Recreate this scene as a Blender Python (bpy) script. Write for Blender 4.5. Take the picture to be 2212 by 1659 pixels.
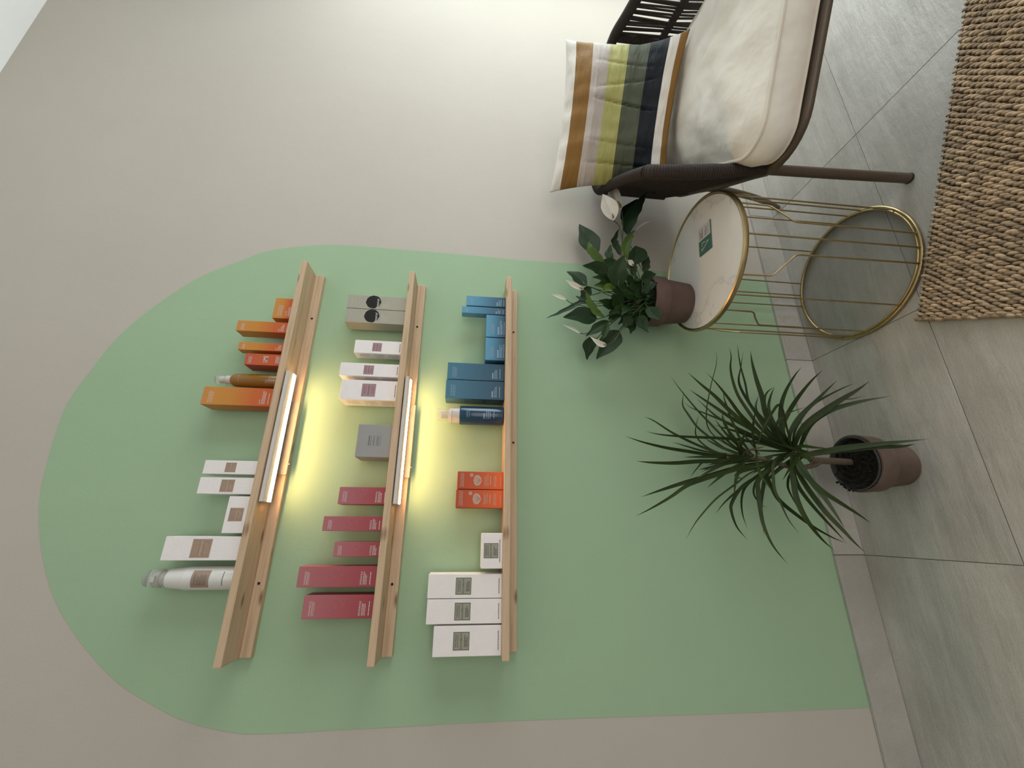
import bpy, bmesh, math, random
from mathutils import Vector, Matrix
random.seed(11)
for o in list(bpy.data.objects): bpy.data.objects.remove(o)
SC = bpy.context.scene
COL = SC.collection
PI = math.pi

# ------------------------------------------------------------------ camera
YAW, PITCH, ROLL, FPX = .3476, .097, .0407, 865.75
CAM = Vector((0.0, -1.1310, 1.1240))
fwd0 = Vector((math.sin(YAW), math.cos(YAW), 0)); right0 = Vector((math.cos(YAW), -math.sin(YAW), 0)); up0 = Vector((0, 0, 1))
fw = fwd0*math.cos(PITCH) - up0*math.sin(PITCH)
u2 = up0*math.cos(PITCH) + fwd0*math.sin(PITCH)
rt = right0*math.cos(ROLL) + u2*math.sin(ROLL)
uu = -right0*math.sin(ROLL) + u2*math.cos(ROLL)
# the phone was held upright but the file lies on its side: picture-right is down, picture-up is the room's right
cx, cy, cz = -uu, rt, -fw
cam = bpy.data.cameras.new('camera'); co = bpy.data.objects.new('camera', cam); COL.objects.link(co)
co.matrix_world = Matrix(((cx.x, cy.x, cz.x, CAM.x), (cx.y, cy.y, cz.y, CAM.y), (cx.z, cy.z, cz.z, CAM.z), (0, 0, 0, 1)))
cam.sensor_fit = 'HORIZONTAL'; cam.sensor_width = 36; cam.lens = FPX/2212*36; cam.clip_start = .01
SC.camera = co

# ------------------------------------------------------------------ view, world, lights
SC.view_settings.view_transform = 'Standard'; SC.view_settings.look = 'None'
SC.view_settings.gamma = 1; SC.view_settings.use_curve_mapping = False
SC.view_settings.exposure = 0.06
w = bpy.data.worlds.new('sky'); SC.world = w; w.use_nodes = True
bg = w.node_tree.nodes['Background']; bg.inputs[0].default_value = (.75, .87, 1, 1); bg.inputs[1].default_value = 1.0
def area(name, loc, direction, sx, sy, power, color):
    l = bpy.data.lights.new(name, 'AREA'); l.shape = 'RECTANGLE'; l.size = sx; l.size_y = sy; l.energy = power; l.color = color
    o = bpy.data.objects.new(name, l); COL.objects.link(o); o.location = loc
    o.rotation_euler = Vector(direction).to_track_quat('-Z', 'Y').to_euler(); return o
area('window_daylight', (2.57, -1.1, 1.0), (-1, 0, 0), 1.9, 1.7, 46, (.92, 1.0, .97))      # the shop window in the right wall
area('front_fill_light', (.3, -3.42, 1.0), (0, 1, 0), 2.6, 1.7, 27, (1.0, .93, .86))     # added fill light behind the camera; the front wall has no door
try:
    SC.cycles.use_denoising = True
    SC.cycles.max_bounces = 10; SC.cycles.diffuse_bounces = 5; SC.cycles.transparent_max_bounces = 12
    SC.cycles.sample_clamp_indirect = 6
except Exception: pass

# ------------------------------------------------------------------ materials
def lin(c):
    if isinstance(c, str):
        c = [int(c[i:i+2], 16)/255 for i in (0, 2, 4)]
        return tuple(x/12.92 if x <= .04045 else ((x+.055)/1.055)**2.4 for x in c)
    return tuple(c)
class NT:
    def __init__(s, name):
        s.m = bpy.data.materials.new(name); s.m.use_nodes = True; s.t = s.m.node_tree; s.b = s.t.nodes['Principled BSDF']
    def n(s, typ, **k):
        x = s.t.nodes.new(typ)
        for a, v in k.items():
            if a.startswith('i_'): x.inputs[int(a[2:])].default_value = v
            else: setattr(x, a, v)
        return x
    def l(s, a, b): s.t.links.new(a, b)
    def coord(s, out='Object', scale=(1, 1, 1)):
        tc = s.n('ShaderNodeTexCoord'); mp = s.n('ShaderNodeMapping'); mp.inputs['Scale'].default_value = scale
        s.l(tc.outputs[out], mp.inputs[0]); return mp.outputs[0]
    def noise(s, vec, scale, detail=4, rough=.55):
        x = s.n('ShaderNodeTexNoise'); x.inputs['Scale'].default_value = scale; x.inputs['Detail'].default_value = detail; x.inputs['Roughness'].default_value = rough
        s.l(vec, x.inputs['Vector']); return x.outputs['Fac']
    def ramp(s, fac, stops, interp='LINEAR'):
        r = s.n('ShaderNodeValToRGB'); r.color_ramp.interpolation = interp; e = r.color_ramp.elements
        while len(e) < len(stops): e.new(.5)
        for k, (p, c) in enumerate(stops): e[k].position = p; e[k].color = (*lin(c), 1)
        s.l(fac, r.inputs[0]); return r.outputs[0]
    def bump(s, h, strength, dist=.01, prev=None):
        b = s.n('ShaderNodeBump'); b.inputs['Strength'].default_value = strength; b.inputs['Distance'].default_value = dist
        s.l(h, b.inputs['Height'])
        if prev: s.l(prev, b.inputs['Normal'])
        return b.outputs[0]
    def set(s, **k):
        for a, v in k.items():
            key = a.replace('_', ' ')
            if key in s.b.inputs:
                i = s.b.inputs[key]
                if hasattr(v, 'is_output'): s.l(v, i)
                elif key in ('Base Color', 'Emission Color', 'Specular Tint', 'Sheen Tint'): i.default_value = (*lin(v), 1)
                else: i.default_value = v
        return s.m
def mul(c, k): return tuple(min(1, x*k) for x in lin(c))
def plain(name, col, rough=.5, var=.08, scale=30, bump=0, bscale=None, **k):
    t = NT(name); v = t.coord(); f = t.noise(v, scale)
    c = t.ramp(f, [(.3, mul(col, 1-var)), (.7, mul(col, 1+var))])
    if bump: k['Normal'] = t.bump(t.noise(v, bscale or scale*4, 3), bump, .003)
    return t.set(Base_Color=c, Roughness=rough, **k)
M = {}
def wallmat(name, col):
    t = NT(name); v = t.coord()
    f = t.noise(v, 2.2, 5); c = t.ramp(f, [(.3, mul(col, .975)), (.7, mul(col, 1.025))])
    h = t.noise(v, 190, 3); h2 = t.noise(v, 14, 3)
    n = t.bump(h, .12, .002); n = t.bump(h2, .10, .01, n)
    return t.set(Base_Color=c, Roughness=.82, Normal=n, Specular_IOR_Level=.25)
M['wall'] = wallmat('warm grey wall paint', (.505, .468, .42))
M['green'] = wallmat('sage green wall paint', (.345, .49, .325))
M['ceiling'] = wallmat('white ceiling paint', (.90, .91, .91))
M['backwall'] = wallmat('taupe wall paint', (.36, .33, .30))
def woodmat(name, a, b, dark, axis=0):
    t = NT(name); sc = [70, 70, 70]; sc[axis] = 2.6
    v = t.coord('Object', tuple(sc)); f = t.noise(v, 1.0, 6, .65)
    c = t.ramp(f, [(.25, a), (.5, b), (.78, a)])
    v2 = t.coord('Object', (9, 30, 30)); vo = t.n('ShaderNodeTexVoronoi'); vo.inputs['Scale'].default_value = 1.0; t.l(v2, vo.inputs['Vector'])
    k = t.n('ShaderNodeMapRange'); k.inputs[1].default_value = .06; k.inputs[2].default_value = .2; t.l(vo.outputs['Distance'], k.inputs[0])
    mx = t.n('ShaderNodeMix', data_type='RGBA'); mx.inputs[6].default_value = (*lin(dark), 1); t.l(k.outputs[0], mx.inputs[0]); t.l(c, mx.inputs[7])
    return t.set(Base_Color=mx.outputs[2], Roughness=.6, Normal=t.bump(f, .15, .002))
M['pine'] = woodmat('planed pine', (.37, .25, .15), (.60, .435, .29), (.20, .115, .06))
def tilemat():
    t = NT('grey stone tile'); v = t.coord('Object')
    info = t.n('ShaderNodeObjectInfo'); ad = t.n('ShaderNodeVectorMath', operation='ADD'); sc = t.n('ShaderNodeVectorMath', operation='SCALE'); sc.inputs['Scale'].default_value = 7
    cmb = t.n('ShaderNodeCombineXYZ'); t.l(info.outputs['Random'], cmb.inputs[0]); t.l(info.outputs['Random'], cmb.inputs[1]); t.l(cmb.outputs[0], sc.inputs[0]); t.l(v, ad.inputs[0]); t.l(sc.outputs[0], ad.inputs[1]); v = ad.outputs[0]
    big = t.noise(v, 4, 6, .6); st = t.noise(v, 420, 3)
    c = t.ramp(big, [(.3, (.43, .41, .378)), (.52, (.50, .48, .445)), (.75, (.57, .55, .512))])
    mp = t.n('ShaderNodeMapping'); mp.inputs['Scale'].default_value = (4, 26, 4); mp.inputs['Rotation'].default_value = (0, 0, .5); t.l(v, mp.inputs[0])
    streak = t.noise(mp.outputs[0], 1, 5, .6)
    mx = t.n('ShaderNodeMix', data_type='RGBA', blend_type='MULTIPLY'); mx.inputs[0].default_value = .35; t.l(c, mx.inputs[6])
    t.l(t.ramp(st, [(.36, (.5, .5, .5)), (.48, (.88, .88, .88)), (.62, (1, 1, 1))]), mx.inputs[7])
    mx2 = t.n('ShaderNodeMix', data_type='RGBA', blend_type='MULTIPLY'); mx2.inputs[0].default_value = .75; t.l(mx.outputs[2], mx2.inputs[6])
    t.l(t.ramp(streak, [(.32, (.82, .81, .80)), (.6, (1, 1, 1))]), mx2.inputs[7])
    n = t.bump(st, .2, .002); n = t.bump(streak, .55, .006, n); n = t.bump(t.noise(v, 38, 5, .65), .35, .004, n)
    return t.set(Base_Color=mx2.outputs[2], Roughness=t.ramp(big, [(.3, (.34,)*3), (.7, (.5,)*3)]), Normal=n)
M['tile'] = tilemat()
M['grout'] = plain('dark grey grout', (.17, .16, .145), .9)
M['taupe'] = plain('taupe powder coated metal', (.105, .08, .058), .45, .06, 60, Metallic=.25)
M['rope'] = plain('dark brown rope', (.034, .024, .021), .8, .2, 120, .3, 600)
M['cream'] = None
def fabric(name, col, weave=900, wr=.5, var=.05):
    t = NT(name); v = t.coord(); f = t.noise(v, 7, 4); fine = t.noise(v, weave, 2); cr = t.noise(v, 11, 3, .5)
    c = t.ramp(f, [(.3, mul(col, 1-var)), (.7, mul(col, 1+var))])
    n = t.bump(fine, .12, .001); n = t.bump(cr, wr, .02, n)
    return t.set(Base_Color=c, Roughness=.85, Normal=n, Sheen_Weight=.2)
M['cream'] = fabric('off white seat fabric', (.80, .77, .70))
M['piping'] = fabric('cream piping cord', (.74, .69, .60), wr=0)
def stripemat():
    t = NT('striped satin pillow cover'); tc = t.n('ShaderNodeTexCoord'); sp = t.n('ShaderNodeSeparateXYZ'); t.l(tc.outputs['UV'], sp.inputs[0])
    W = (.80, .77, .73); BR = (.27, .145, .04); MV = (.47, .42, .39); LM = (.50, .47, .37); YG = (.41, .405, .15); GG = (.085, .10, .068); NV = (.006, .010, .017)
    st = [(0, BR), (.06, W), (.135, NV), (.285, GG), (.455, YG), (.61, MV), (.70, (.55, .50, .47)), (.755, BR), (.905, W)]
    c = t.ramp(sp.outputs[1], st, 'CONSTANT')
    v = t.coord('UV', (3.0, 9, 1)); cr = t.noise(v, 1.6, 3, .5); v2 = t.coord('UV', (30, 3, 1)); cr2 = t.noise(v2, 1, 2)
    n = t.bump(cr, .5, .02); n = t.bump(cr2, .1, .004, n)
    return t.set(Base_Color=c, Roughness=.6, Normal=n, Specular_IOR_Level=.25)
M['stripe'] = stripemat()
M['brass'] = plain('brushed brass', (.44, .345, .185), .36, .08, 40, Metallic=1.0)
def marblemat():
    t = NT('white marble top'); v = t.coord(); f = t.noise(v, 3.2, 8, .62)
    c = t.ramp(f, [(.40, (.78, .76, .74)), (.485, (.75, .735, .715)), (.5, (.62, .615, .60)), (.515, (.75, .735, .715)), (.7, (.80, .775, .755))])
    return t.set(Base_Color=c, Roughness=.25)
M['marble'] = marblemat()
M['glass'] = NT('smoked glass').set(Base_Color=(.16, .18, .16), Roughness=.06, Alpha=.13)
M['clearglass'] = NT('clear window glass').set(Base_Color=(.95, .97, .97), Roughness=.0, Transmission_Weight=1.0, IOR=1.45)
M['terracotta'] = plain('brown terracotta', (.115, .074, .062), .8, .16, 18, .25, 240)
M['terracotta_old'] = plain('weathered terracotta', (.125, .085, .068), .85, .25, 14, .25, 240)
M['soil'] = plain('dark potting soil', (.010, .008, .006), .95, .5, 90, 1.0, 160)
M['plastic_black'] = plain('black plastic', (.02, .02, .022), .5)
M['plastic_rim'] = plain('grey plastic rim', (.05, .05, .052), .45)
def leafmat(name, a, b, rough, vein=60):
    t = NT(name); v = t.coord(); f = t.noise(v, 12, 4)
    c = t.ramp(f, [(.3, a), (.72, b)])
    v2 = t.coord('UV', (1, vein, 1)); wv = t.n('ShaderNodeTexWave', wave_type='BANDS', bands_direction='Y'); wv.inputs['Scale'].default_value = .3; wv.inputs['Distortion'].default_value = .6; t.l(v2, wv.inputs[0])
    return t.set(Base_Color=c, Roughness=rough, Normal=t.bump(wv.outputs['Fac'], .25 if vein > 10 else .06, .002), Specular_IOR_Level=.28)
M['leaf_dark'] = leafmat('dark lily leaf', (.008, .024, .005), (.020, .050, .011), .36)
M['leaf_bright'] = leafmat('fresh lily leaf', (.05, .10, .014), (.085, .15, .025), .42)
M['leaf_gloss'] = leafmat('glossy lily leaf', (.012, .032, .014), (.028, .06, .028), .22)
M['leaf_strap'] = leafmat('strap leaf', (.010, .022, .003), (.030, .052, .008), .5, 4)
M['leaf_dry'] = leafmat('dry strap leaf', (.05, .038, .022), (.085, .068, .042), .7, 4)
M['petiole'] = plain('green stalk', (.05, .085, .03), .5)
M['spathe'] = plain('white flower hood', (.80, .755, .68), .55, .05, 40, Subsurface_Weight=.1)
M['spadix'] = plain('tan flower spike', (.33, .2, .09), .8, .2, 300, .8, 500)
M['trunk'] = None
def trunkmat():
    t = NT('ringed cane trunk'); v = t.coord('Object', (1, 1, 1)); wv = t.n('ShaderNodeTexWave', wave_type='BANDS', bands_direction='Z'); wv.inputs['Scale'].default_value = 55; wv.inputs['Distortion'].default_value = 1.5; t.l(v, wv.inputs[0])
    return t.set(Base_Color=t.ramp(wv.outputs['Fac'], [(.2, (.12, .085, .06)), (.7, (.20, .15, .105))]), Roughness=.85, Normal=t.bump(wv.outputs['Fac'], .8, .004))
M['trunk'] = trunkmat()
# cartons
def emboss(t, v, kind, strength):
    if kind == 'scale':
        w1 = t.n('ShaderNodeTexWave', wave_type='BANDS', bands_direction='DIAGONAL'); w1.inputs['Scale'].default_value = 95; t.l(v, w1.inputs[0])
        mp = t.n('ShaderNodeMapping'); mp.inputs['Scale'].default_value = (-1, 1, 1); t.l(v, mp.inputs[0])
        w2 = t.n('ShaderNodeTexWave', wave_type='BANDS', bands_direction='DIAGONAL'); w2.inputs['Scale'].default_value = 95; t.l(mp.outputs[0], w2.inputs[0])
        ad = t.n('ShaderNodeMath', operation='ADD'); t.l(w1.outputs['Fac'], ad.inputs[0]); t.l(w2.outputs['Fac'], ad.inputs[1])
        return t.bump(ad.outputs[0], strength, .0012)
    return t.bump(t.noise(v, 150, 3), strength, .0012)
def cardboard(name, col, kind=None, strength=.5):
    t = NT(name); v = t.coord(); f = t.noise(v, 40, 3)
    return t.set(Base_Color=t.ramp(f, [(.3, mul(col, .98)), (.7, mul(col, 1.02))]), Roughness=.55, Normal=emboss(t, v, kind, strength))
M['white_scale'] = cardboard('white embossed carton', (.84, .80, .80), 'scale', .10)
M['white_grain'] = cardboard('white textured carton', (.84, .80, .805), None, .35)
M['grey_carton'] = cardboard('grey textured carton', (.30, .30, .295), None, .3)
M['beige_carton'] = cardboard('beige carton', (.37, .355, .29), None, .05)
M['cream_print'] = cardboard('pale carton side', (.70, .64, .58), None, .05)
def gradcarton(name, stops, streaks=.25):
    t = NT(name); tc = t.n('ShaderNodeTexCoord'); sp = t.n('ShaderNodeSeparateXYZ'); t.l(tc.outputs['Generated'], sp.inputs[0])
    c = t.ramp(sp.outputs[2], stops); v = t.coord('Object', (1, 1, 1)); f = t.noise(v, 70, 3)
    return t.set(Base_Color=c, Roughness=.48, Normal=t.bump(f, streaks*.3, .001))
M['orange'] = gradcarton('amber to orange carton', [(.0, (.56, .09, .018)), (.3, (.55, .115, .02)), (.62, (.55, .22, .03)), (.9, (.57, .245, .04)), (1, (.55, .22, .055))])
M['redorange'] = gradcarton('red orange carton', [(0, (.52, .085, .022)), (.6, (.53, .095, .026)), (1, (.50, .085, .045))])
M['pink'] = gradcarton('pink to red carton', [(0, (.30, .035, .05)), (.3, (.34, .055, .07)), (.8, (.40, .115, .135)), (1, (.41, .14, .16))])
M['blue'] = gradcarton('blue carton', [(0, (.014, .055, .10)), (.4, (.026, .10, .17)), (.8, (.042, .155, .245)), (1, (.048, .175, .27))])
M['blue_light'] = gradcarton('light blue carton', [(0, (.016, .065, .115)), (.3, (.03, .125, .215)), (.7, (.07, .25, .40)), (1, (.095, .31, .48))])
M['sun_orange'] = gradcarton('bright orange carton', [(0, (.76, .105, .004)), (.5, (.56, .072, .003)), (1, (.42, .045, .004))])
M['ink_white'] = plain('white print', (.62, .58, .56), .6)
M['ink_pale'] = plain('pale print', (.50, .34, .25), .6)
M['ink_blue'] = plain('pale blue print', (.26, .38, .48), .6)
M['ink_grey'] = plain('grey print', (.17, .15, .15), .6)
M['ink_dark'] = plain('dark print', (.05, .048, .04), .6)
M['ink_emboss'] = plain('faint print', (.27, .27, .26), .6)
M['ink_black'] = plain('black print', (.008, .008, .009), .35)
M['lab_tan'] = plain('tan label', (.34, .245, .19), .6)
M['lab_pink'] = plain('dusty pink label', (.42, .24, .27), .6)
M['lab_green'] = plain('sage label', (.32, .32, .255), .6)
M['lab_shell'] = plain('pale shell print', (.56, .35, .28), .6)
M['bottle_white'] = plain('white bottle plastic', (.70, .70, .68), .3, .02)
M['clear'] = NT('clear cap plastic').set(Base_Color=(.96, .97, .96), Roughness=.12, Transmission_Weight=.85, IOR=1.3)
M['frost'] = NT('frosted pump plastic').set(Base_Color=(.82, .78, .74), Roughness=.35, Transmission_Weight=.35)
M['amber'] = plain('amber bottle', (.25, .115, .012), .25, .04, Coat_Weight=.3)
M['navy'] = plain('blue bottle', (.010, .045, .10), .25, .04, Coat_Weight=.3)
M['alu'] = plain('satin grey lamp housing', (.62, .58, .55), .4, .04)
M['plate'] = plain('white lamp bracket', (.24, .215, .185), .5)
M['led'] = NT('warm lamp diffuser').set(Base_Color=(.9, .8, .6), Emission_Color=(1.0, .58, .25), Emission_Strength=44.0)
M['card_green'] = plain('green card', (.045, .14, .105), .45)
M['card_white'] = plain('white card', (.56, .55, .57), .5)
M['dark_hole'] = plain('dark screw head', (.008, .007, .006), .7)
def jute():
    t = NT('jute yarn'); at = t.n('ShaderNodeVertexColor', layer_name='tint'); v = t.coord('Object', (60, 60, 60)); f = t.noise(v, 4, 3)
    mx = t.n('ShaderNodeMix', data_type='RGBA', blend_type='MULTIPLY'); mx.inputs[0].default_value = 1; t.l(at.outputs[0], mx.inputs[6]); t.l(t.ramp(f, [(.3, (.75,)*3), (.7, (1.1,)*3)]), mx.inputs[7])
    return t.set(Base_Color=mx.outputs[2], Roughness=.9, Normal=t.bump(f, .5, .002))
M['jute'] = jute()
M['jute_edge'] = plain('jute edge cord', (.31, .225, .145), .9, .3, 120, .6, 400)
M['jute_base'] = plain('jute backing', (.10, .075, .05), .95, .3, 90, .6, 300)

# ------------------------------------------------------------------ mesh helpers
class MB:
    def __init__(s): s.v = []; s.f = []; s.uv = {}; s.mi = []
    def quadgrid(s, P, closed_u=False, closed_v=False, uv=None):
        n = len(P); m = len(P[0]); b = len(s.v)
        for r in P: s.v += [tuple(p) for p in r]
        for i in range(n if closed_u else n-1):
            for j in range(m if closed_v else m-1):
                s.f.append((b+i*m+j, b+i*m+(j+1) % m, b+((i+1) % n)*m+(j+1) % m, b+((i+1) % n)*m+j))
        if uv:
            for i in range(n):
                for j in range(m): s.uv[b+i*m+j] = uv(i/(n-1), j/(m-1))
        return b
    def box(s, x0, x1, y0, y1, z0, z1):
        b = len(s.v)
        s.v += [(x, y, z) for x in (x0, x1) for y in (y0, y1) for z in (z0, z1)]
        s.f += [tuple(b+k for k in q) for q in ((0, 1, 3, 2), (4, 6, 7, 5), (0, 4, 5, 1), (2, 3, 7, 6), (0, 2, 6, 4), (1, 5, 7, 3))]
    def tube(s, pts, r, n=10, closed=False, cap=True, flat=1.0):
        pts = [Vector(p) for p in pts]; N = len(pts); R = r if hasattr(r, '__len__') else [r]*N
        ring = []; up = None
        for i, p in enumerate(pts):
            a = pts[(i-1) % N] if closed or i else p; c = pts[(i+1) % N] if closed or i < N-1 else p
            d = (c-a); d = d.normalized() if d.length > 1e-9 else Vector((0, 0, 1))
            if up is None:
                up = Vector((0, 0, 1)) if abs(d.z) < .9 else Vector((1, 0, 0))
            up = (up-d*up.dot(d)).normalized(); sd = d.cross(up)
            ring.append([p+(up*math.cos(2*PI*k/n)*flat+sd*math.sin(2*PI*k/n))*R[i] for k in range(n)])
        b = s.quadgrid(ring, closed_u=closed, closed_v=True)
        if cap and not closed:
            s.f.append(tuple(b+k for k in range(n))[::-1]); s.f.append(tuple(b+(N-1)*n+k for k in range(n)))
    def lathe(s, prof, cx=0, cy=0, n=32, capb=True, capt=True):
        ring = [[(cx+r*math.cos(2*PI*k/n), cy+r*math.sin(2*PI*k/n), z) for k in range(n)] for r, z in prof]
        b = s.quadgrid(ring, closed_v=True); m = len(prof)
        if capb: s.f.append(tuple(b+k for k in range(n))[::-1])
        if capt: s.f.append(tuple(b+(m-1)*n+k for k in range(n)))
    def poly(s, pts): 
        b = len(s.v); s.v += [tuple(p) for p in pts]; s.f.append(tuple(range(b, b+len(pts))))
    def mesh(s, name, mat, smooth=False):
        me = bpy.data.meshes.new(name); me.from_pydata(s.v, [], s.f); me.materials.append(mat)
        if s.uv:
            l = me.uv_layers.new(name='uv')
            for lp in me.loops: l.data[lp.index].uv = s.uv.get(lp.vertex_index, (0, 0))
        me.update()
        if smooth:
            me.polygons.foreach_set('use_smooth', [True]*len(me.polygons)); me.set_sharp_from_angle(angle=math.radians(38))
        me.update(); return me
    def build(s, name, mat, parent=None, smooth=False, loc=None):
        me = s.mesh(name, mat, smooth); o = bpy.data.objects.new(name, me); COL.objects.link(o)
        if parent: o.parent = parent
        if loc: o.location = loc
        return o
def fixnormals(o):
    bm = bmesh.new(); bm.from_mesh(o.data); bmesh.ops.recalc_face_normals(bm, faces=bm.faces); bm.to_mesh(o.data); bm.free(); return o
def bevelbox(name, dims, mat, parent=None, loc=(0, 0, 0), r=.001, seg=2):
    bm = bmesh.new(); bmesh.ops.create_cube(bm, size=1)
    for v in bm.verts: v.co = Vector((v.co.x*dims[0], v.co.y*dims[1], v.co.z*dims[2]))
    if r: bmesh.ops.bevel(bm, geom=list(bm.edges), offset=r, segments=seg, profile=.6, affect='EDGES')
    me = bpy.data.meshes.new(name); bm.to_mesh(me); bm.free(); me.materials.append(mat)
    o = bpy.data.objects.new(name, me); COL.objects.link(o); o.location = loc
    if parent: o.parent = parent
    return o
def thing(name, label, cat, loc=(0, 0, 0), rz=0, group=None):
    o = bpy.data.objects.new(name, None); COL.objects.link(o); o.location = loc; o.rotation_euler = (0, 0, rz); o.empty_display_size = .05
    o['label'] = label; o['category'] = cat
    if group: o['group'] = group
    return o
def struct(o, label=None):
    o['kind'] = 'structure'
    if label: o['label'] = label
    return o
def catmull(P, per=6):
    P = [Vector(p) for p in P]; Q = [P[0]*2-P[1]]+P+[P[-1]*2-P[-2]]; out = []
    for i in range(1, len(Q)-2):
        a, b, c, d = Q[i-1:i+3]
        for k in range(per):
            t = k/per; out.append(.5*((2*b)+(c-a)*t+(2*a-5*b+4*c-d)*t*t+(3*b-a-3*c+d)*t**3))
    out.append(P[-1]); return out
# flat lettering: cache the outlines of every string once
_T = {}
def letters(txt, bold=False):
    k = (txt, bold)
    if k not in _T:
        c = bpy.data.curves.new('t', 'FONT'); c.body = txt; c.size = 1; c.resolution_u = 2; c.offset = .012 if bold else 0
        o = bpy.data.objects.new('t', c); COL.objects.link(o); dg = bpy.context.evaluated_depsgraph_get(); me = o.evaluated_get(dg).to_mesh()
        V = [(v.co.x, v.co.y) for v in me.vertices]; F = [tuple(p.vertices) for p in me.polygons]
        o.evaluated_get(dg).to_mesh_clear(); bpy.data.objects.remove(o)
        xs = [v[0] for v in V]; ys = [v[1] for v in V]
        _T[k] = ([((x-min(xs))/(max(xs)-min(xs)), (y-min(ys))/(max(ys)-min(ys))) for x, y in V], F)
    return _T[k]
class Print:
    """flat print lying just proud of a front face (faces -y); u right, v up"""
    def __init__(s, y, fn=None): s.m = MB(); s.y = y; s.fn = fn or (lambda u, v: (u, y, v))
    def text(s, txt, u0, u1, v0, v1, bold=False, rot=False):
        V, F = letters(txt, bold); b = len(s.m.v)
        for x, z in V: s.m.v.append(s.fn(u0+(u1-u0)*x, v0+(v1-v0)*z))
        s.m.f += [tuple(b+k for k in f) for f in F]
    def bar(s, u0, u1, v0, v1):
        n = 5; b = len(s.m.v)
        for i in range(n+1):
            u = u0+(u1-u0)*i/n; s.m.v += [s.fn(u, v0), s.fn(u, v1)]
        for i in range(n): s.m.f.append((b+2*i, b+2*i+2, b+2*i+3, b+2*i+1))
    def words(s, u0, u1, v, h, rnd):       # a line of print too small to read
        u = u0
        while u < u1-.001:
            e = min(u1, u+rnd.uniform(.003, .009)); s.bar(u, e, v, v+h); u = e+.0006
    def ring(s, u, v, r0, r1, n=20):
        b = len(s.m.v)
        for k in range(n):
            a = 2*PI*k/n; s.m.v += [s.fn(u+r0*math.cos(a), v+r0*math.sin(a)), s.fn(u+r1*math.cos(a), v+r1*math.sin(a))]
        for k in range(n): c = (k+1) % n; s.m.f.append((b+2*k, b+2*k+1, b+2*c+1, b+2*c))
    def line(s, p, q, w):
        dx, dy = q[0]-p[0], q[1]-p[1]; L = math.hypot(dx, dy); nx, ny = -dy/L*w/2, dx/L*w/2; b = len(s.m.v)
        s.m.v += [s.fn(p[0]+nx, p[1]+ny), s.fn(p[0]-nx, p[1]-ny), s.fn(q[0]-nx, q[1]-ny), s.fn(q[0]+nx, q[1]+ny)]; s.m.f.append((b, b+1, b+2, b+3))
    def poly(s, P): s.m.poly([s.fn(*p) for p in P])
    def build(s, name, mat, parent):
        o = s.m.build(name, mat, parent)
        if len(s.m.f) > 8 and name not in ('label_panel', 'printed_blot', 'printed_shell'): o['kind'] = 'stuff'
        return o
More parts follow.
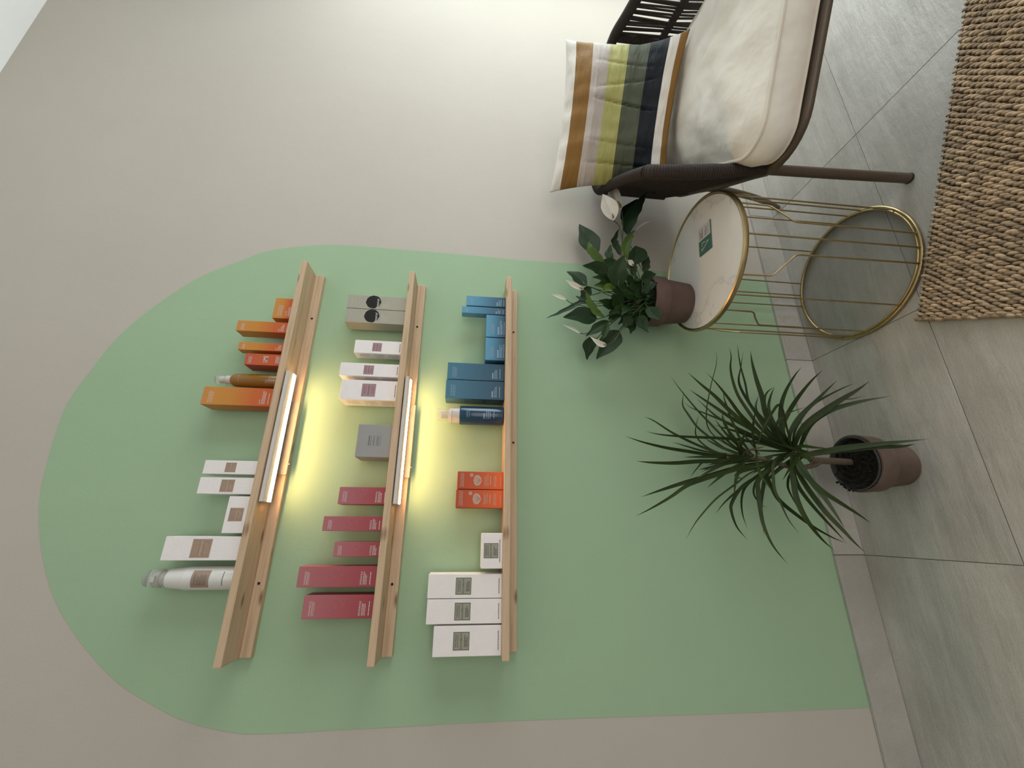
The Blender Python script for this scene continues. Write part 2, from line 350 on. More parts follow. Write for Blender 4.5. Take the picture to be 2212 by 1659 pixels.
# painted arch outline and plant leaves, in metres
ARCH = [(-0.422,0.088), (-0.422,0.439), (-0.419,0.900), (-0.420,1.115), (-0.422,1.301), (-0.423,1.419), (-0.424,1.479), (-0.424,1.527), (-0.422,1.590), (-0.411,1.655), (-0.393,1.722), (-0.366,1.785), (-0.322,1.870), (-0.253,1.960), (-0.175,2.039), (-0.105,2.090), (-0.038,2.126), (0.031,2.155), (0.098,2.173), (0.167,2.182), (0.212,2.186), (0.277,2.189), (0.328,2.183), (0.393,2.164), (0.487,2.133), (0.568,2.088), (0.647,2.027), (0.717,1.960), (0.785,1.857), (0.824,1.793), (0.854,1.683), (0.868,1.567), (0.867,1.361), (0.864,1.169), (0.859,0.971), (0.860,0.778), (0.853,0.400), (0.848,0.088)]
DRACAENA_LEAVES = [
 (0.0106,[(0.176,-0.180,0.472),(0.179,-0.168,0.514),(0.189,-0.156,0.567),(0.199,-0.147,0.622),(0.214,-0.137,0.677),(0.230,-0.130,0.721)]),
 (0.0078,[(0.174,-0.180,0.466),(0.190,-0.154,0.494),(0.213,-0.132,0.529),(0.247,-0.108,0.575),(0.285,-0.089,0.616),(0.299,-0.080,0.639)]),
 (0.0093,[(0.191,-0.180,0.314),(0.209,-0.175,0.369),(0.219,-0.172,0.427),(0.223,-0.169,0.487),(0.225,-0.165,0.566),(0.229,-0.162,0.635),(0.237,-0.160,0.676)]),
 (0.0054,[(0.176,-0.180,0.472),(0.184,-0.191,0.547),(0.193,-0.195,0.588),(0.203,-0.200,0.631)]),
 (0.0071,[(0.179,-0.180,0.451),(0.206,-0.145,0.464),(0.242,-0.117,0.484),(0.271,-0.098,0.498),(0.311,-0.079,0.507),(0.337,-0.068,0.512),(0.360,-0.060,0.506),(0.389,-0.050,0.492)]),
 (0.0056,[(0.174,-0.180,0.462),(0.196,-0.131,0.479),(0.219,-0.106,0.492),(0.246,-0.087,0.497),(0.278,-0.071,0.484),(0.322,-0.050,0.455)]),
 (0.0068,[(0.179,-0.180,0.410),(0.198,-0.167,0.439),(0.232,-0.157,0.467),(0.276,-0.146,0.495),(0.311,-0.138,0.517),(0.366,-0.128,0.547),(0.413,-0.120,0.569)]),
 (0.0126,[(0.192,-0.180,0.308),(0.218,-0.196,0.372),(0.245,-0.207,0.425),(0.284,-0.217,0.476),(0.318,-0.226,0.515),(0.348,-0.234,0.555),(0.375,-0.240,0.587)]),
 (0.0111,[(0.192,-0.180,0.308),(0.222,-0.169,0.351),(0.255,-0.161,0.391),(0.285,-0.154,0.434),(0.314,-0.149,0.469),(0.343,-0.144,0.504),(0.365,-0.140,0.529)]),
 (0.0096,[(0.192,-0.180,0.308),(0.211,-0.175,0.348),(0.233,-0.171,0.393),(0.256,-0.167,0.438),(0.278,-0.165,0.474),(0.305,-0.162,0.500),(0.335,-0.160,0.526)]),
 (0.0071,[(0.191,-0.180,0.314),(0.227,-0.144,0.363),(0.271,-0.121,0.404),(0.292,-0.108,0.437),(0.312,-0.096,0.471),(0.327,-0.087,0.497),(0.346,-0.080,0.516)]),
 (0.0107,[(0.190,-0.180,0.302),(0.210,-0.190,0.360),(0.240,-0.197,0.399),(0.277,-0.204,0.438),(0.315,-0.210,0.465),(0.351,-0.215,0.492),(0.386,-0.220,0.523)]),
 (0.0035,[(0.181,-0.180,0.430),(0.199,-0.209,0.496),(0.218,-0.226,0.537),(0.241,-0.237,0.555),(0.272,-0.249,0.558),(0.301,-0.261,0.555),(0.334,-0.273,0.549),(0.370,-0.286,0.540),(0.393,-0.294,0.538),(0.411,-0.300,0.543)]),
 (0.0103,[(0.190,-0.180,0.302),(0.215,-0.184,0.343),(0.251,-0.188,0.380),(0.290,-0.191,0.405),(0.334,-0.193,0.427),(0.375,-0.196,0.436),(0.411,-0.197,0.436),(0.444,-0.199,0.429),(0.472,-0.200,0.431)]),
 (0.0067,[(0.192,-0.180,0.304),(0.247,-0.161,0.340),(0.297,-0.151,0.354),(0.339,-0.144,0.362),(0.389,-0.137,0.356),(0.443,-0.130,0.354),(0.488,-0.124,0.348),(0.526,-0.120,0.342)]),
 (0.0094,[(0.190,-0.180,0.300),(0.244,-0.155,0.325),(0.289,-0.142,0.338),(0.328,-0.132,0.349),(0.371,-0.123,0.359),(0.408,-0.116,0.358),(0.452,-0.109,0.338),(0.510,-0.100,0.312)]),
 (0.0140,[(0.190,-0.180,0.296),(0.232,-0.205,0.355),(0.277,-0.220,0.381),(0.319,-0.232,0.391),(0.359,-0.242,0.404),(0.400,-0.253,0.415),(0.433,-0.260,0.418)]),
 (0.0089,[(0.192,-0.180,0.300),(0.278,-0.123,0.289),(0.323,-0.104,0.284),(0.360,-0.090,0.269),(0.387,-0.081,0.248),(0.410,-0.070,0.211)]),
 (0.0107,[(0.192,-0.180,0.295),(0.247,-0.149,0.293),(0.293,-0.130,0.293),(0.330,-0.119,0.285),(0.368,-0.108,0.261),(0.398,-0.100,0.236)]),
 (0.0107,[(0.192,-0.180,0.297),(0.254,-0.135,0.296),(0.293,-0.113,0.305),(0.319,-0.101,0.311),(0.344,-0.092,0.301),(0.379,-0.080,0.275)]),
 (0.0076,[(0.192,-0.180,0.295),(0.244,-0.237,0.347),(0.275,-0.263,0.370),(0.284,-0.274,0.388),(0.256,-0.291,0.425),(0.216,-0.313,0.470),(0.184,-0.331,0.500),(0.167,-0.340,0.514)]),
 (0.0070,[(0.192,-0.180,0.308),(0.222,-0.157,0.363),(0.244,-0.145,0.404),(0.258,-0.136,0.439),(0.269,-0.130,0.467)]),
 (0.0067,[(0.180,-0.180,0.390),(0.227,-0.142,0.384),(0.278,-0.109,0.395),(0.334,-0.085,0.387),(0.365,-0.073,0.383),(0.403,-0.060,0.372)]),
 (0.0065,[(0.178,-0.180,0.404),(0.207,-0.145,0.411),(0.240,-0.124,0.412),(0.270,-0.106,0.417),(0.300,-0.092,0.413),(0.330,-0.080,0.397)]),
 (0.0064,[(0.179,-0.180,0.439),(0.182,-0.212,0.446),(0.182,-0.246,0.447),(0.181,-0.280,0.446)]),
 (0.0136,[(0.190,-0.180,0.297),(0.210,-0.172,0.296),(0.252,-0.160,0.296),(0.289,-0.152,0.285),(0.334,-0.143,0.263),(0.377,-0.135,0.232),(0.423,-0.127,0.190),(0.459,-0.120,0.150)]),
 (0.0144,[(0.192,-0.180,0.298),(0.230,-0.190,0.319),(0.259,-0.195,0.318),(0.298,-0.202,0.294),(0.336,-0.208,0.263),(0.377,-0.215,0.223),(0.406,-0.220,0.188)]),
 (0.0127,[(0.192,-0.180,0.298),(0.224,-0.201,0.314),(0.253,-0.215,0.305),(0.277,-0.227,0.288),(0.306,-0.244,0.259),(0.335,-0.259,0.230),(0.358,-0.270,0.206)]),
 (0.0081,[(0.192,-0.180,0.296),(0.236,-0.193,0.291),(0.276,-0.202,0.267),(0.307,-0.209,0.237),(0.327,-0.215,0.205),(0.354,-0.225,0.150),(0.367,-0.230,0.116)]),
 (0.0191,[(0.194,-0.180,0.294),(0.226,-0.210,0.297),(0.247,-0.227,0.287),(0.263,-0.242,0.273),(0.282,-0.262,0.250),(0.303,-0.284,0.222),(0.321,-0.304,0.195),(0.339,-0.320,0.173)]),
 (0.0152,[(0.199,-0.180,0.275),(0.227,-0.210,0.279),(0.254,-0.233,0.272),(0.272,-0.255,0.253),(0.283,-0.275,0.231),(0.290,-0.300,0.201),(0.293,-0.319,0.179),(0.295,-0.340,0.154)]),
 (0.0065,[(0.194,-0.180,0.291),(0.233,-0.206,0.288),(0.273,-0.231,0.256),(0.297,-0.249,0.223),(0.309,-0.261,0.196),(0.310,-0.270,0.176),(0.316,-0.280,0.153)]),
 (0.0173,[(0.182,-0.180,0.294),(0.178,-0.208,0.287),(0.180,-0.238,0.267),(0.184,-0.274,0.238),(0.185,-0.311,0.206),(0.185,-0.346,0.176),(0.185,-0.380,0.148)]),
 (0.0145,[(0.184,-0.180,0.294),(0.179,-0.224,0.276),(0.180,-0.271,0.237),(0.180,-0.312,0.200),(0.176,-0.341,0.174),(0.178,-0.360,0.157)]),
 (0.0102,[(0.190,-0.180,0.299),(0.197,-0.195,0.301),(0.199,-0.212,0.293),(0.191,-0.235,0.282),(0.184,-0.260,0.266)]),
 (0.0062,[(0.190,-0.180,0.299),(0.206,-0.204,0.336),(0.239,-0.230,0.367),(0.256,-0.241,0.368),(0.266,-0.250,0.358),(0.274,-0.264,0.341),(0.280,-0.280,0.320)]),
 (0.0116,[(0.174,-0.180,0.441),(0.161,-0.188,0.505),(0.157,-0.195,0.569),(0.151,-0.201,0.631),(0.150,-0.206,0.690),(0.152,-0.210,0.731)]),
 (0.0143,[(0.176,-0.180,0.355),(0.172,-0.153,0.388),(0.169,-0.130,0.436),(0.157,-0.112,0.480),(0.151,-0.100,0.513)]),
 (0.0048,[(0.169,-0.180,0.479),(0.165,-0.151,0.522),(0.149,-0.141,0.540),(0.125,-0.130,0.558)]),
 (0.0151,[(0.162,-0.180,0.368),(0.157,-0.161,0.407),(0.144,-0.144,0.460),(0.128,-0.129,0.515),(0.113,-0.114,0.572),(0.095,-0.101,0.629),(0.079,-0.090,0.676)]),
 (0.0108,[(0.160,-0.180,0.369),(0.149,-0.192,0.430),(0.132,-0.202,0.500),(0.110,-0.213,0.578),(0.095,-0.219,0.620),(0.070,-0.226,0.664),(0.045,-0.234,0.715),(0.026,-0.240,0.759)]),
 (0.0089,[(0.157,-0.180,0.359),(0.145,-0.196,0.414),(0.134,-0.207,0.464),(0.123,-0.213,0.487),(0.117,-0.215,0.486),(0.116,-0.220,0.471)]),
 (0.0051,[(0.155,-0.180,0.370),(0.134,-0.175,0.422),(0.106,-0.171,0.465),(0.071,-0.168,0.519),(0.032,-0.164,0.562),(0.008,-0.162,0.584),(-0.024,-0.160,0.608)]),
 (0.0074,[(0.165,-0.180,0.337),(0.145,-0.157,0.365),(0.119,-0.139,0.400),(0.090,-0.123,0.436),(0.064,-0.110,0.464),(0.038,-0.100,0.485)]),
 (0.0107,[(0.157,-0.180,0.349),(0.128,-0.165,0.396),(0.100,-0.155,0.439),(0.066,-0.148,0.465),(0.044,-0.144,0.469),(0.007,-0.137,0.457),(-0.024,-0.130,0.430)]),
 (0.0070,[(0.155,-0.180,0.349),(0.131,-0.145,0.380),(0.105,-0.126,0.406),(0.076,-0.112,0.413),(0.039,-0.096,0.407),(0.002,-0.080,0.390)]),
 (0.0057,[(0.153,-0.180,0.350),(0.128,-0.136,0.370),(0.110,-0.122,0.377),(0.088,-0.109,0.374),(0.068,-0.095,0.353),(0.053,-0.080,0.321)]),
 (0.0128,[(0.171,-0.180,0.325),(0.145,-0.184,0.375),(0.116,-0.187,0.412),(0.092,-0.189,0.420),(0.053,-0.191,0.425),(0.010,-0.194,0.427),(-0.034,-0.197,0.416),(-0.074,-0.200,0.391)]),
 (0.0113,[(0.173,-0.180,0.324),(0.152,-0.161,0.345),(0.130,-0.149,0.361),(0.103,-0.139,0.367),(0.066,-0.126,0.371),(0.029,-0.113,0.367),(-0.013,-0.100,0.361)]),
 (0.0082,[(0.183,-0.180,0.306),(0.173,-0.187,0.347),(0.154,-0.192,0.368),(0.128,-0.196,0.377),(0.092,-0.202,0.386),(0.065,-0.207,0.383),(0.024,-0.214,0.377),(-0.009,-0.220,0.362)]),
 (0.0120,[(0.176,-0.180,0.332),(0.154,-0.165,0.362),(0.131,-0.159,0.366),(0.099,-0.150,0.350),(0.071,-0.142,0.331),(0.039,-0.130,0.285),(0.009,-0.119,0.235),(-0.017,-0.108,0.179),(-0.032,-0.100,0.134)]),
 (0.0152,[(0.183,-0.180,0.300),(0.152,-0.183,0.311),(0.116,-0.186,0.318),(0.077,-0.189,0.323),(0.043,-0.192,0.319),(0.012,-0.195,0.308),(-0.019,-0.197,0.289),(-0.045,-0.200,0.266)]),
 (0.0122,[(0.179,-0.180,0.299),(0.136,-0.168,0.296),(0.108,-0.162,0.288),(0.079,-0.155,0.268),(0.039,-0.146,0.232),(-0.001,-0.136,0.191),(-0.029,-0.130,0.163)]),
 (0.0140,[(0.181,-0.180,0.297),(0.148,-0.190,0.307),(0.110,-0.199,0.302),(0.069,-0.209,0.290),(0.034,-0.218,0.276),(0.001,-0.227,0.257),(-0.024,-0.234,0.244),(-0.047,-0.240,0.228)]),
 (0.0151,[(0.185,-0.180,0.292),(0.160,-0.197,0.299),(0.133,-0.212,0.303),(0.101,-0.229,0.303),(0.070,-0.246,0.300),(0.033,-0.265,0.300),(0.004,-0.280,0.302)]),
 (0.0136,[(0.181,-0.180,0.295),(0.142,-0.205,0.310),(0.114,-0.224,0.306),(0.085,-0.244,0.298),(0.061,-0.263,0.283),(0.035,-0.284,0.266),(0.015,-0.300,0.256)]),
 (0.0071,[(0.172,-0.180,0.299),(0.142,-0.153,0.291),(0.125,-0.141,0.293),(0.104,-0.129,0.289),(0.079,-0.114,0.270),(0.055,-0.100,0.250)]),
]
LILY_LEAVES = [
 (0.0554,0,[(0.836,-0.092,0.740),(0.897,-0.079,0.764),(0.971,-0.067,0.787)]),
 (0.0241,1,[(0.760,-0.132,0.734),(0.789,-0.137,0.763),(0.813,-0.142,0.783),(0.838,-0.147,0.783)]),
 (0.0210,0,[(0.789,-0.117,0.703),(0.817,-0.117,0.714),(0.854,-0.117,0.704)]),
 (0.0340,0,[(0.727,-0.132,0.722),(0.746,-0.139,0.763),(0.743,-0.147,0.811)]),
 (0.0492,0,[(0.667,-0.162,0.709),(0.703,-0.184,0.718),(0.744,-0.207,0.704)]),
 (0.0309,0,[(0.783,-0.127,0.692),(0.768,-0.132,0.724),(0.735,-0.137,0.767)]),
 (0.0211,0,[(0.694,-0.142,0.721),(0.697,-0.155,0.757),(0.690,-0.167,0.790)]),
 (0.0251,1,[(0.694,-0.127,0.712),(0.690,-0.132,0.745),(0.683,-0.137,0.776)]),
 (0.0333,0,[(0.701,-0.107,0.790),(0.732,-0.102,0.814),(0.755,-0.097,0.847)]),
 (0.0235,1,[(0.662,-0.147,0.715),(0.663,-0.162,0.739),(0.631,-0.177,0.774)]),
 (0.0584,0,[(0.774,-0.127,0.640),(0.808,-0.132,0.630),(0.840,-0.137,0.631)]),
 (0.0228,1,[(0.782,-0.142,0.665),(0.817,-0.150,0.674),(0.849,-0.159,0.660),(0.872,-0.167,0.648)]),
 (0.0491,2,[(0.890,-0.127,0.647),(0.945,-0.130,0.635),(1.003,-0.134,0.607),(1.063,-0.137,0.571)]),
 (0.0337,0,[(0.960,-0.102,0.645),(1.018,-0.095,0.626),(1.083,-0.087,0.579)]),
 (0.0196,0,[(0.822,-0.107,0.671),(0.862,-0.104,0.682),(0.890,-0.100,0.683),(0.940,-0.097,0.661)]),
 (0.0230,0,[(0.749,-0.127,0.606),(0.775,-0.132,0.604),(0.803,-0.137,0.593)]),
 (0.0360,0,[(0.696,-0.152,0.632),(0.703,-0.169,0.617),(0.703,-0.187,0.605)]),
 (0.0296,0,[(0.657,-0.157,0.640),(0.663,-0.177,0.625),(0.665,-0.197,0.609)]),
 (0.0310,0,[(0.605,-0.162,0.630),(0.568,-0.184,0.624),(0.538,-0.207,0.621)]),
 (0.0312,0,[(0.588,-0.142,0.648),(0.555,-0.155,0.649),(0.519,-0.167,0.641)]),
 (0.0223,0,[(0.577,-0.132,0.665),(0.550,-0.139,0.674),(0.523,-0.147,0.683)]),
 (0.0182,1,[(0.573,-0.147,0.755),(0.582,-0.157,0.784),(0.611,-0.167,0.805),(0.637,-0.177,0.815)]),
 (0.0436,2,[(0.567,-0.142,0.777),(0.568,-0.155,0.826),(0.552,-0.167,0.882)]),
 (0.0274,0,[(0.577,-0.117,0.731),(0.552,-0.117,0.768),(0.523,-0.117,0.805)]),
 (0.0162,0,[(0.557,-0.142,0.744),(0.518,-0.155,0.762),(0.486,-0.167,0.778)]),
 (0.0519,0,[(0.556,-0.102,0.699),(0.516,-0.095,0.728),(0.466,-0.087,0.768)]),
 (0.0341,0,[(0.533,-0.087,0.763),(0.516,-0.072,0.782),(0.476,-0.057,0.787)]),
 (0.0137,2,[(0.635,-0.107,0.784),(0.642,-0.105,0.809),(0.629,-0.102,0.834),(0.603,-0.099,0.881),(0.586,-0.097,0.916)]),
 (0.0225,0,[(0.619,-0.132,0.713),(0.624,-0.139,0.744),(0.627,-0.147,0.769)]),
 (0.0377,0,[(0.616,-0.142,0.694),(0.627,-0.155,0.719),(0.635,-0.167,0.736)]),
 (0.0230,0,[(0.656,-0.137,0.663),(0.655,-0.147,0.696),(0.648,-0.157,0.726)]),
 (0.0273,0,[(0.589,-0.147,0.682),(0.588,-0.162,0.716),(0.567,-0.177,0.750)]),
 (0.0256,0,[(0.545,-0.142,0.695),(0.563,-0.154,0.689),(0.572,-0.167,0.680)]),
 (0.0246,0,[(0.731,-0.127,0.642),(0.767,-0.132,0.652),(0.782,-0.137,0.663)]),
 (0.0264,0,[(0.610,-0.152,0.670),(0.589,-0.169,0.696),(0.558,-0.187,0.721)]),
 (0.0207,0,[(0.697,-0.142,0.653),(0.703,-0.155,0.676),(0.705,-0.167,0.693)]),
 (0.0129,0,[(0.651,-0.107,0.791),(0.655,-0.102,0.807),(0.669,-0.097,0.822)]),
 (0.0281,0,[(0.701,-0.102,0.775),(0.679,-0.095,0.793),(0.666,-0.087,0.806)]),
]
LILY_FLOWERS = [
 (0.0526,[(0.925,-0.145,0.699),(0.970,-0.151,0.714),(1.017,-0.157,0.732)],[(0.925,-0.145,0.699),(0.912,-0.136,0.679),(0.861,-0.126,0.669),(0.810,-0.117,0.668)]),
 (0.0375,[(0.994,-0.124,0.659),(1.033,-0.125,0.677),(1.071,-0.126,0.686),(1.110,-0.127,0.693)],[(0.994,-0.124,0.659),(0.941,-0.122,0.658),(0.867,-0.119,0.666),(0.810,-0.117,0.668)]),
 (0.0105,[(0.917,-0.117,0.619),(0.947,-0.117,0.582),(0.963,-0.117,0.552)],[(0.917,-0.117,0.619),(0.890,-0.117,0.635),(0.800,-0.117,0.654),(0.757,-0.117,0.637)]),
 (0.0152,[(0.661,-0.145,0.812),(0.669,-0.151,0.841),(0.682,-0.157,0.868)],[(0.661,-0.145,0.812),(0.650,-0.136,0.790),(0.670,-0.126,0.741),(0.681,-0.117,0.663)]),
 (0.0104,[(0.641,-0.117,0.858),(0.650,-0.117,0.879),(0.657,-0.117,0.903)],[(0.641,-0.117,0.858),(0.629,-0.117,0.839),(0.624,-0.117,0.777),(0.647,-0.117,0.667)]),
 (0.0087,[(0.554,-0.075,0.809),(0.573,-0.066,0.829),(0.590,-0.057,0.859)],[(0.554,-0.075,0.809),(0.548,-0.089,0.792),(0.573,-0.103,0.741),(0.617,-0.117,0.670)]),
 (0.0158,[(0.481,-0.152,0.759),(0.481,-0.159,0.781),(0.498,-0.167,0.810)],[(0.481,-0.152,0.759),(0.499,-0.140,0.733),(0.550,-0.129,0.698),(0.618,-0.117,0.651)]),
 (0.0156,[(0.763,-0.138,0.647),(0.772,-0.142,0.659),(0.776,-0.147,0.668)],[(0.763,-0.138,0.647),(0.748,-0.131,0.633),(0.722,-0.124,0.621),(0.707,-0.117,0.605)]),
]
# ------------------------------------------------------------------ room shell
X0, X1, Y0, ZC = -2.0, 2.62, -3.5, 2.81
fl = MB(); fl.box(X0-.1, X1+.1, Y0-.1, .1, -.10, -.0022)
floor = struct(fl.build('floor', M['grout']), 'grey stone tile floor with dark grout lines')
TP = .5975; TX = -.0655
xs = [TX+TP*k for k in range(-4, 6)]
ys = [-.0012, -.357]+[-.357-TP*k for k in range(1, 6)]
tile_cache = {}
for j in range(len(ys)-1):
    for i in range(len(xs)-1):
        a, b = max(xs[i], X0)+.0008, min(xs[i+1], X1)-.0008; c, d = max(ys[j+1], Y0)+.0008, ys[j]-.0008
        if b-a < .03 or d-c < .03: continue
        o = bevelbox('tile', (b-a, d-c, .009), M['tile'], floor, ((a+b)/2, (c+d)/2, -.0045), .0004, 1)
wb = MB(); wb.box(X0-.1, X1+.1, 0, .1, 0, ZC)
wall_back = struct(wb.build('wall_back', M['wall']), 'warm grey painted wall')
# painted arch: a skin of paint on the wall
P = [(v.x, v.y) for v in [Vector((x, z, 0)) for x, z in ARCH[:1]]+catmull([(x, z, 0) for x, z in ARCH], 4)[1:]]
am = MB(); n = len(P)
am.v = [(x, -.0006, z) for x, z in P]+[(x, .0002, z) for x, z in P]
am.f = [tuple(range(n))]+[(i, (i+1) % n, n+(i+1) % n, n+i) for i in range(n)]
arch = fixnormals(am.build('painted_arch', M['green'], wall_back)); arch['label'] = 'sage green painted arch on the grey wall'
m = MB(); m.box(X0-.1, X0, Y0, 0, 0, ZC); struct(m.build('wall_left', M['backwall']))
m = MB(); m.box(X0-.1, X1+.1, Y0-.1, Y0, 0, ZC); struct(m.build('wall_front', M['backwall']))
wy0, wy1, wz0, wz1 = -2.1, -.12, .03, 2.45
m = MB(); m.box(X1, X1+.1, Y0, wy0, 0, ZC); m.box(X1, X1+.1, wy1, 0, 0, ZC); m.box(X1, X1+.1, wy0, wy1, 0, wz0); m.box(X1, X1+.1, wy0, wy1, wz1, ZC)
struct(m.build('wall_right', M['backwall']))
m = MB()
for a, b, c, d in ((wy0, wy0+.05, wz0, wz1), (wy1-.05, wy1, wz0, wz1), (wy0, wy1, wz0, wz0+.05), (wy0, wy1, wz1-.05, wz1), ((wy0+wy1)/2-.025, (wy0+wy1)/2+.025, wz0, wz1)):
    m.box(X1+.02, X1+.07, a, b, c, d)
win = struct(m.build('window_1', M['plastic_black']))
m = MB(); m.box(X1+.043, X1+.047, wy0+.05, wy1-.05, wz0+.05, wz1-.05); m.build('pane', M['clearglass'], win)
m = MB(); m.box(X0-.1, X1+.1, Y0-.1, .1, ZC, ZC+.1); struct(m.build('ceiling', M['ceiling']), 'white ceiling')
# tiled skirting
m = MB(); m.box(X0, X1, -.0035, 0, 0, .090); base = struct(m.build('baseboard_back', M['grout']), 'skirting of cut grey stone tiles')
for i in range(len(xs)-1):
    a, b = max(xs[i], X0)+.0007, min(xs[i+1], X1)-.0007
    if b-a > .03: bevelbox('tile', (b-a, .0095, .0915), M['tile'], base, ((a+b)/2, -.0055, .0462), .0018, 2)

# ------------------------------------------------------------------ shelves
ZS = {'t': 1.6392, 'm': 1.3274, 'b': 1.0349}
SH = {'t': (-.278, .737), 'm': (-.283, .725), 'b': (-.279, .729)}
SLAB = {'t': 'topmost narrow pine shelf on the green arch, lamp under it', 'm': 'middle narrow pine shelf holding white and pink cartons', 'b': 'lowest narrow pine shelf with knots, blue boxes on it'}
for k in 'tmb':
    a, b = SH[k]; z = ZS[k]
    t = thing('wall_shelf', SLAB[k], 'shelf', ((a+b)/2, 0, z-.017), 0, 'pine shelves on the arch')
    o = bevelbox('board', (b-a, .0868, .0170), M['pine'], t, (0, -.0440, .0085), .0022, 2)
    o2 = bevelbox('batten', (b-a, .0165, .0250), M['pine'], t, (0, -.0088, -.0126), .0018, 2)
    for hx, hz in {'t': ((-.126, 1.611), (.585, 1.609)), 'm': ((-.130, 1.301), (.576, 1.300)), 'b': ((.575, 1.005), (.228, 1.004))}[k]:
        s = MB(); cxx, czz = hx-(a+b)/2, hz-(z-.017)
        ring = [[(cxx+r*math.cos(2*PI*q/14), y, czz+r*math.sin(2*PI*q/14)) for q in range(14)] for r, y in ((.0032, -.0166), (.0032, -.0178), (.002, -.0178), (.0012, -.0172))]
        bb = s.quadgrid(ring, closed_v=True); s.f.append(tuple(bb+42+q for q in range(14)))
        fixnormals(s.build('screw', M['dark_hole'], t))

# ------------------------------------------------------------------ lamps under the shelves
for k, lab in (('t', 'lit slim lamp bar under the topmost shelf'), ('m', 'lit slim lamp bar under the middle shelf')):
    z = ZS[k]-.017; xa, xb = (.0575, .392) if k == 't' else (.0555, .3895)
    t = thing('lamp_bar', lab, 'lamp', ((xa+xb)/2, -.055, z), 0, 'lamp bars under the shelves')
    L = xb-xa
    prof = [(-.026, -.0020), (-.0285, -.0035), (-.0285, -.0110), (-.026, -.0130), (-.0095, -.0138), (-.0090, -.0125), (.0085, -.0125), (.0088, -.0142), (.0100, -.0142), (.0102, -.0020)]
    m = MB(); m.quadgrid([[(x, y, zz) for y, zz in prof] for x in (-L/2, L/2)], closed_v=True); n = len(prof); m.f += [tuple(range(n))[::-1], tuple(range(n, 2*n))]
    fixnormals(m.build('housing', M['alu'], t))
    prof = [(-.0089, -.0128), (-.0088, -.0146), (-.005, -.0155), (.005, -.0155), (.0084, -.0146), (.0085, -.0128)]
    m = MB(); m.quadgrid([[(x, y, zz) for y, zz in prof] for x in (-L/2+.001, L/2-.001)], closed_v=True); n = len(prof); m.f += [tuple(range(n))[::-1], tuple(range(n, 2*n))]
    fixnormals(m.build('diffuser', M['led'], t))
    px0, px1 = (.1265, .3235) if k == 't' else (.1245, .326)
    bevelbox('bracket', (px1-px0, .0085, .0260), M['plate'], t, ((px0+px1)/2-(xa+xb)/2, .0333, -.0165), .0025, 2)
    s = MB(); s.lathe([(.0021, -.0128), (.0021, -.0105)], .0, -.0215, 12); s.build('motion_sensor', M['ink_black'], t)
    s = MB(); s.lathe([(.0017, -.0130), (.0017, -.0105)], -.0065, -.0215, 12); s.build('indicator', M['bottle_white'], t)
    s = MB(); s.lathe([(.0019, -.0308), (.0019, -.0285)], (px0-(xa+xb)/2)+.028, .0325, 12); s.build('screw', M['bottle_white'], t)

